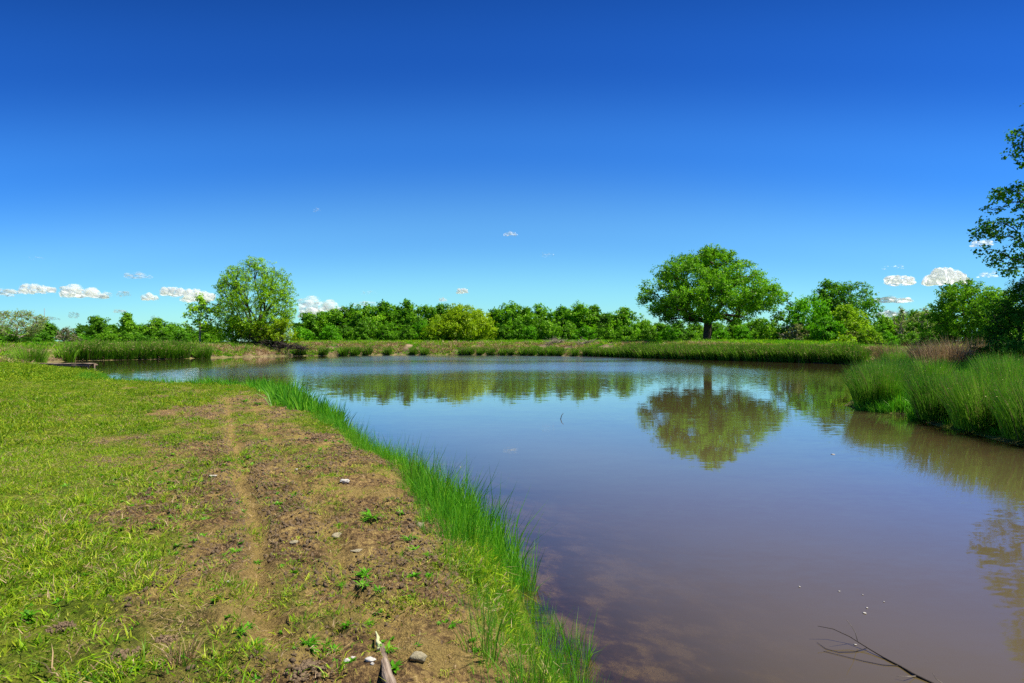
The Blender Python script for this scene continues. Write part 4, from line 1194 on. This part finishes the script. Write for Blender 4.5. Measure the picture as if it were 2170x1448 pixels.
put('plank', splinter('plank', xs, .016 + .010 * (xs - .17) / (L - .17) + r.normal(size=9) * .003, np.full(9, .013), M['old_wood'], 6), t)
xs = np.linspace(0, .2, 6)
put('splintered_tip', splinter('splintered_tip', xs, np.linspace(.003, .013, 6), np.linspace(.003, .011, 6), M['split_wood'], 7), t)

def clod_mesh(name, seed, mat='soil', nb=150):
    r = np.random.default_rng(seed); g = Geo()
    for i in range(nb):
        a = r.uniform(0, 6.28); q = r.uniform(0, 1) ** .6
        me_ = lump('tmp', M[mat], seed * 50 + i, .75, 1, .4)
        co = np.zeros(len(me_.vertices) * 3, np.float32); me_.vertices.foreach_get('co', co); co = co.reshape(-1, 3)
        fs = np.zeros(len(me_.polygons) * 3, np.int32); me_.polygons.foreach_get('vertices', fs); fs = fs.reshape(-1, 3)
        bpy.data.meshes.remove(me_)
        sz = r.uniform(.04, .17) * (1.15 - q * .5)
        g.add(co * sz + np.array([math.cos(a) * q, math.sin(a) * q, (1 - q) * .22 + r.uniform(-.04, .08)]), fs)
    return g.build(name, [M[mat]])
def stone(u, v, size, mat, label, seed, flat=.5, name='stone', cat='stone', asp=1.0, sink=.75, rz=0):
    size *= .78
    x, y, z = on_ground(u, v)
    o_ = put(name, lump(name, M[mat], seed, flat, 3, .30), None, (x, y, z + size * flat * (1 - sink) * .5), (0, 0, rz), (size * asp, size, size))
    return tag(o_, label, cat)
stone(885, 1398, .048, 'stone', 'grey brown stone with dark shadow right of the broken board', 900, .62, sink=0)
stone(716, 1137, .065, 'stone', 'pale yellowish flat stone in the middle of the soil strip', 901, .4)
stone(622, 1150, .045, 'stone', 'small pale flat stone left of the pale yellowish one', 902, .35)
stone(762, 1168, .055, 'stone', 'long pale stone below right of the pale yellowish one', 903, .3, asp=1.6)
stone(730, 1021, .065, 'white_bit', 'white crusted stone on the upper soil strip near the shore grass', 904, .45)
stone(891, 1116, .045, 'stone', 'purple grey round stone at the edge of the tall shore grass', 905, .8)
stone(872, 1120, .035, 'soil', 'reddish small stone beside the purple grey round stone', 906, .7)
stone(452, 1011, .045, 'white_bit', 'white sliver of stone lying in the thin grass left of the ruts', 907, .3, asp=1.7)
stone(628, 997, .03, 'white_bit', 'tiny white stone on the soil between the ruts and the shore', 908, .8)
stone(484, 1235, .018, 'white_bit', 'tiny white pebble at the upper end of the sandy patch', 909, .8)
SG = 'white shell scraps left of the broken board'
stone(735, 1404, .020, 'white_bit', 'leftmost round white shell scrap near the broken board', 910, .8, 'shell_scrap', 'shell').__setitem__('group', SG)
stone(754, 1398, .022, 'white_bit', 'long white shell scrap next to the leftmost one', 911, .4, 'shell_scrap', 'shell', 1.7).__setitem__('group', SG)
stone(784, 1399, .022, 'white_bit', 'oval white shell scrap close to the broken board', 912, .5, 'shell_scrap', 'shell', 1.5).__setitem__('group', SG)
stone(789, 1411, .012, 'white_bit', 'smallest white shell scrap, just below the oval one', 913, .7, 'shell_scrap', 'shell').__setitem__('group', SG)
CG = 'clods of dark soil in the near grass'
for k, (u, v, s, lab) in enumerate([(255, 1392, .10, 'large cracked soil clod in the grass near the lower left corner'),
                                    (60, 1352, .05, 'small soil clod near the left edge'),
                                    (130, 1330, .07, 'dark soil clod left above the large cracked one'),
                                    (345, 1360, .09, 'dark soil clod right above the large cracked one'),
                                    (650, 1420, .10, 'dark rough soil clod left of the shell scraps'),
                                    (845, 1240, .06, 'dark soil clod in the right half of the strip')]):
    x, y, z = on_ground(u, v)
    tag(put('soil_clod', clod_mesh('soil_clod', 920 + k), None, (x, y, z - .008), (0, 0, k), s), lab, 'soil clod', CG)

# leafy weeds
def weed_mesh(name, seed, nb, ln, wd_, up_=.5, mat='weed'):
    r = np.random.default_rng(seed); g = Geo()
    th = r.uniform(0, 6.28, nb); e = r.uniform(.15, 1.2, nb) * up_
    for i in range(nb):
        d_ = np.array([math.cos(th[i]) * math.cos(e[i]), math.sin(th[i]) * math.cos(e[i]), math.sin(e[i])]) * ln * r.uniform(.5, 1.2)
        s_ = np.array([-math.sin(th[i]), math.cos(th[i]), 0]) * wd_ * .5 * r.uniform(.7, 1.2)
        b0 = np.array([r.normal() * ln * .08, r.normal() * ln * .08, 0])
        m_ = b0 + d_ * .55 + np.array([0, 0, ln * .06])
        V_ = [b0, m_ - s_, b0 + d_ - np.array([0, 0, ln * .08]), m_ + s_, m_ - np.array([0, 0, wd_ * .12])]
        g.add(V_, [(0, 1, 4), (1, 2, 4), (2, 3, 4), (3, 0, 4)], None, r.uniform(0, 1))
    return g.build(name, [M[mat]])
wm_ = [weed_mesh('weed_plant', 950 + i, 34, .12, .016) for i in range(4)]
def weed(u, v, s, k, label):
    x, y, z = on_ground(u, v)
    return tag(put('weed_plant', wm_[k % 4], None, (x, y, z), (0, 0, k * 1.3), s), label, 'weed', 'leafy weeds on the soil strip')
for k, (u, v, s, lab) in enumerate([
    (788, 1100, 1.15, 'largest spiky weed at the foot of the tall shore grass'),
    (868, 1145, .8, 'leafy weed below the purple grey stone, upper of two'),
    (882, 1168, .75, 'leafy weed below the purple grey stone, lower of two'),
    (908, 1178, .4, 'tiny weed at the edge of the shore grass right of the two leafy ones'),
    (774, 1222, .8, 'upright weed in the middle right of the soil strip'),
    (770, 1242, .6, 'dense low weed touching the upright weed'),
    (802, 1252, .5, 'small dark weed right below the upright weed'),
    (724, 1245, .35, 'tiny dark weed left of the upright weed'),
    (715, 1115, .4, 'small weed right above the pale yellowish stone'),
    (783, 1325, .35, 'small bright weed above the tip of the broken board'),
    (655, 1368, .6, 'leafy weed left of the board, lower left of the strip'),
    (690, 1370, .6, 'leafy weed between the lower left weed and the board'),
    (710, 1382, .45, 'bright small weed nearest the shell scraps'),
    (500, 1172, .5, 'bright weed in the green patch left of the rut'),
    (545, 1195, .45, 'bright weed just left of the rut'),
    (820, 1380, .55, 'dark weed hugging the right side of the board'),
    (535, 1375, .6, 'clover like weed at the lower end of the sandy patch'),
    (515, 1340, .5, 'clover like weed left of the sandy patch'),
    (1000, 1215, .7, 'leafy green weed inside the near shore grass'),
    (520, 852, 1.6, 'broad weed at the far end of the strip, left one'),
    (548, 858, 1.4, 'broad weed at the far end of the strip, right one'),
    (485, 828, 1.6, 'distant weed where the lawn meets the inlet grass'),
    (805, 1130, .35, 'small pale weed right below the largest spiky weed')]):
    weed(u, v, s, k, lab)

t_moss = [tuft('soil_sprout', M['moss'] if i % 2 else M['lawn_green'], 22, .05, .014, .005, 1.4, .4, 860 + i) for i in range(4)]
bx, by, r = points_in(-12, 1, 1.9, 16, 170, 262)
k = inview(bx, by, .3); bx, by = bx[k], by[k]; d = shore_dist(bx, by)
k = (d > .4) & (d < 6) & (rut_d(bx, by) > .13) & (r.uniform(0, 1, len(bx)) < .06 + 1.2 * sstep(.50, .64, fbm(bx * 2.6, by * 2.6, seed=89, octv=4))); bx, by, d = bx[k], by[k], d[k]
scatter('soil_sprouts', np.stack([bx, by, ground_z(bx, by, d)], -1), r.uniform(.5, 1.5, len(bx)), rots(r, len(bx), .2), t_moss,
        'tiny green sprouts and moss speckling the bare soil strip')
bx, by, r = points_in(-8, .6, 1.9, 10, 26, 260)
k = inview(bx, by, .3); bx, by = bx[k], by[k]; d = shore_dist(bx, by)
k = (d > .7) & (fbm(bx * 1.3, by * 1.3, seed=88, octv=3) > .5); bx, by, d = bx[k], by[k], d[k]
scatter('broadleaf_weeds', np.stack([bx, by, ground_z(bx, by, d)], -1), r.uniform(.15, .5, len(bx)), rots(r, len(bx), .2),
        [weed_mesh('small_weed', 980 + i, 26, .11, .034, .6) for i in range(4)], 'small clover like weeds dotted through the near lawn and soil')
# yellow moss mat and a dry straw tuft
x, y, z = on_ground(860, 1285)
r = np.random.default_rng(77); g = Geo()
nb = 900; bx_ = r.normal(size=nb) * .12; by_ = r.normal(size=nb) * .07
bz_ = ground_z(x + bx_, y + by_) - z
th = r.uniform(0, 6.28, nb)
blades(g, np.stack([bx_, by_, bz_], -1), r.normal(size=(nb, 2)) * .7, r.uniform(.01, .022, nb), .007, r.uniform(0, 1, nb), 3)
tag(put('moss_mat', g.build('moss_mat', [M['moss']]), None, (x, y, z)), 'yellow green mat of moss on the soil near the shore grass', kind='stuff')
x, y, z = on_ground(385, 1398)
tag(put('dry_grass_tuft', tuft('dry_grass_tuft', M['dry'], 70, .05, .12, .005, .8, .3, 88), None, (x, y, z)), 'straw coloured dry grass tuft in the near lawn', 'grass tuft')

# dark rush tufts at the near shore
RN = 'dark rush tufts growing at the near shore'
rt = [rush_mesh('rush_tuft', M['rush'], 60, .10, .46, .006, 970 + i, .30) for i in range(3)]
for k, (x, y, s, lab) in enumerate([
    (-.16, 3.25, .95, 'dark rush tuft standing on bare soil, left one by the near grass'),
    (.10, 3.1, .9, 'dark rush tuft with reddish base right of the one on bare soil'),
    (-1.02, 7.3, 1.45, 'tall rush tuft rising highest from the middle of the shore grass'),
    (-1.35, 8.0, 1.4, 'rush tuft with long stems behind the highest tuft'),
    (-.80, 6.7, 1.3, 'rush tuft in front of the highest tuft'),
    (-.30, 5.6, .75, 'rush tuft at the water side of the lower shore grass'),
    (-.05, 5.0, .7, 'rush tuft near the darkest shallow water')]):
    z = gz1(x, y)
    tag(put('rush_tuft', rt[k % 3], None, (x, y, z), (0, 0, k * 2.1), s), lab, 'rush tuft', RN)

# ------------------------------------------------------------------ fallen branch in the water, floating bits
def wpt(u, v, z=0.02):
    D = F * (H - z) / (v - 724); return ((u - 1085) / F * D, D, z)
t = empty('sunken_branch', wpt(1862, 1400, 0))
tag(t, 'thin bare branch lying in the water at the lower right', 'branch')
ox, oy, _ = wpt(1862, 1400, 0)
def br(nm, pts, rads, mat='brush'):
    g = Geo(); P_ = [np.array(wpt(u, v, z)) - np.array([ox, oy, 0]) for u, v, z in pts]
    tube(g, P_, [q_ * .62 for q_ in rads], 6); put(nm, g.build(nm, [M[mat]], True), t)
br('main_stem', [(1733, 1327, .10), (1765, 1333, .08), (1800, 1349, .05), (1838, 1373, .02), (1873, 1394, .006), (1910, 1413, .006), (1935, 1428, .01), (1990, 1455, .0)], [.0025, .004, .005, .006, .008, .010, .012, .013])
br('twig', [(1817, 1358, .03), (1813, 1342, .08), (1805, 1328, .14), (1794, 1314, .2)], [.004, .0035, .003, .002], 'pale_bark')
br('twig', [(1838, 1373, .01), (1812, 1381, .005), (1777, 1382, .005), (1750, 1375, .004), (1731, 1361, .006)], [.004, .004, .0035, .003, .002])
br('twig', [(1905, 1411, .004), (1870, 1409, .004), (1830, 1401, .004), (1790, 1391, .004), (1745, 1380, .003)], [.004, .0035, .003, .0025, .002])
br('twig', [(1945, 1433, .0), (1920, 1434, .03), (1900, 1433, .02)], [.004, .003, .002], 'pale_bark')
br('twig', [(2000, 1450, .02), (1985, 1440, .1), (1976, 1427, .16)], [.004, .003, .002], 'pale_bark')
P_ = wpt(1187, 889, .0)
g = Geo(); tube(g, [(0, 0, -.05), (.05, .1, .10), (.1, .12, .16)], [.012, .01, .006], 5)
tag(put('stick', g.build('stick', [M['brush']]), None, P_), 'tiny dark stick poking out of the middle of the pond', 'stick')
fm = [lump('floating_leaf', M['white_bit'], 990 + i, .15, 1, .2) for i in range(3)]
for k, (u, v, s, lab) in enumerate([(1778, 1253, .012, 'pale floating bit, leftmost of the loose cluster above the branch'), (1837, 1288, .012, 'pale floating bit above the branch fork'),
        (1832, 1299, .018, 'largest pale floating bit above the branch'), (1828, 1260, .009, 'small pale floating bit near the dark speck'),
        (1873, 1275, .009, 'small pale floating bit, rightmost of the cluster'), (1694, 1243, .012, 'lone pale floating bit left of the cluster'),
        (1812, 1366, .012, 'pale floating bit touching the sunken branch'), (1765, 963, .05, 'pale floating sliver in the reflected clouds at right')]):
    x, y, z = wpt(u, v, .004)
    tag(put('floating_leaf', fm[k % 3], None, (x, y, z), (0, 0, k), s), lab, 'floating leaf', 'pale bits floating on the pond')

# ------------------------------------------------------------------ clouds
m, n, l = newmat('cloud')
lw = n.new('ShaderNodeLayerWeight'); lw.inputs['Blend'].default_value = .5
tc = n.new('ShaderNodeTexCoord')
nz = noise_(n, l, 2.2, 4, tc.outputs['Object'], .6)
df = n.new('ShaderNodeBsdfDiffuse'); df.inputs[0].default_value = (.98, .98, .98, 1)
tl = n.new('ShaderNodeBsdfTranslucent'); tl.inputs[0].default_value = (.98, .98, .98, 1)
mx = n.new('ShaderNodeMixShader'); mx.inputs[0].default_value = .72; l.new(df.outputs[0], mx.inputs[1]); l.new(tl.outputs[0], mx.inputs[2])
tp = n.new('ShaderNodeBsdfTransparent')
oi = n.new('ShaderNodeAttribute'); oi.attribute_type = 'OBJECT'; oi.attribute_name = 'density'
f1 = math_(n, l, 'SUBTRACT', 1.0, lw.outputs['Facing'])
f2 = math_(n, l, 'MULTIPLY', f1, math_(n, l, 'MULTIPLY', oi.outputs['Fac'], 1.9))
f3 = math_(n, l, 'ADD', math_(n, l, 'SUBTRACT', f2, .5), math_(n, l, 'MULTIPLY', math_(n, l, 'SUBTRACT', nz.outputs['Fac'], .5), 2.6), True)
m3 = n.new('ShaderNodeMixShader'); l.new(f3, m3.inputs[0]); l.new(tp.outputs[0], m3.inputs[1]); l.new(mx.outputs[0], m3.inputs[2])
o = n.new('ShaderNodeOutputMaterial'); l.new(m3.outputs[0], o.inputs[0])
M['cloud'] = m
def cloud_mesh(seed, nball):
    """one billowing body: flat base, puffs of several sizes grown from a displaced sphere"""
    import bmesh
    bm = bmesh.new(); bmesh.ops.create_icosphere(bm, subdivisions=5, radius=1)
    co = np.array([v.co[:] for v in bm.verts]); fs = np.array([[v.index for v in f.verts] for f in bm.faces]); bm.free()
    r = np.random.default_rng(seed)
    # distance to the union of balls along each direction
    cx = r.uniform(-.75, .75, nball); cy = r.uniform(-.3, .3, nball); cz = r.uniform(-.15, .35, nball) * (1 - np.abs(cx) * .6)
    cr = r.uniform(.22, .5, nball) * (1 - .45 * np.abs(cx))
    best = np.full(len(co), .12)
    for a_, b_, c_, q_ in zip(cx, cy, cz, cr):
        cc = np.array([a_, b_, c_]); dt = co @ cc; disc = dt ** 2 - (cc @ cc - q_ ** 2)
        tt = np.where(disc > 0, dt + np.sqrt(np.maximum(disc, 0)), 0); best = np.maximum(best, tt)
    nz_ = fbm(co[:, 0] * 4 + seed, co[:, 1] * 4, co[:, 2] * 4, seed=seed, octv=5, gain=.6)
    best = best * (1 + (nz_ - .5) * .30)
    P_ = co * best[:, None]
    P_[:, 2] = np.where(P_[:, 2] < -.1, -.1 + (P_[:, 2] + .1) * .35, P_[:, 2])
    P_ -= (P_.max(0) + P_.min(0)) / 2
    P_ /= (P_.max(0) - P_.min(0)) / 2
    return mesh('cloud', P_, fs, [M['cloud']], None, True)
CM = [cloud_mesh(1000 + i, 18) for i in range(7)]
DC = 3200.0
CGR = 'small white clouds low in the sky'
def cloud(x0, x1, y0, y1, k, dens, label):
    uc, vc = (x0 + x1) / 2, (y0 + y1) / 2
    c_ = put('cloud', CM[k % 7], None, ((uc - 1085) / F * DC, DC, H + (724 - vc) / F * DC), (0, 0, .2 * (k % 3 - 1)),
             ((x1 - x0) / 2 / F * DC, (x1 - x0) / 3 / F * DC, (y1 - y0) / 2 / F * DC))
    c_['density'] = float(dens)
    return tag(c_, label, 'cloud', CGR)
for k, cdef in enumerate([
    (-30, 50, 610, 629, .7, 'low white cloud cut off by the left picture edge'),
    (42, 110, 600, 625, .85, 'white puffy cloud second from the left edge'),
    (126, 218, 602, 634, .9, 'large flat based white cloud left of the willow group'),
    (200, 242, 616, 632, .45, 'greyish right tail of the large flat based cloud'),
    (244, 278, 615, 631, .45, 'small faint cloud right of the large flat based one'),
    (267, 322, 576, 592, .5, 'small greyish cloud floating alone above the low row'),
    (296, 336, 619, 638, .8, 'small slanting white cloud left of the willow'),
    (342, 396, 607, 630, .85, 'pointed white cloud above the young pale trunked tree'),
    (384, 452, 611, 643, .95, 'white cloud partly behind the left side of the willow'),
    (622, 732, 626, 666, .7, 'broad ragged white cloud right of the willow'),
    (630, 690, 650, 676, .9, 'low white cloud just above the wood beside the willow'),
    (966, 993, 610, 624, .75, 'small round white cloud above the olive willow'),
    (930, 948, 630, 640, .55, 'tiny faint cloud left above the olive willow'),
    (1066, 1098, 489, 501, .5, 'small wispy cloud high in the middle of the sky'),
    (1874, 1940, 583, 607, 1.0, 'bright white cloud left of the biggest one at right'),
    (1962, 2052, 566, 607, 1.2, 'biggest bright white cloud above the big rounded tree'),
    (1850, 1930, 627, 643, 1.0, 'long low white cloud above the gap trees'),
    (1846, 1930, 654, 676, .9, 'lowest white cloud touching the gap trees'),
    (2060, 2104, 507, 524, .6, 'small pinkish cloud beside the overhanging tree'),
    (2070, 2118, 574, 590, .5, 'small pale cloud behind the overhanging tree foot'),
    (82, 126, 668, 680, .5, 'thin low cloud right of the thin mast'),
    (146, 172, 660, 676, .45, 'faint upright wisp above the brown twiggy shrub'),
    (240, 266, 655, 664, .6, 'tiny white cloud touching the narrow upright tree top'),
    (318, 342, 668, 682, .45, 'tiny faint cloud above the trees left of the young tree'),
    (740, 800, 636, 650, .5, 'faint low cloud peeping over the far wood'),
    (1872, 1918, 560, 572, .3, 'faint grey wisp above the bright white clouds'),
    (764, 800, 615, 625, .3, 'faint grey wisp above the left part of the far wood'),
    (662, 680, 438, 450, .3, 'tiny faint puff high above the willow'),
    (1144, 1176, 535, 546, .28, 'very faint wisp right of the high middle cloud'),
    (60, 92, 542, 551, .25, 'very faint wisp high at the left')]):
    cloud(*cdef[:4], k, cdef[4], cdef[5])
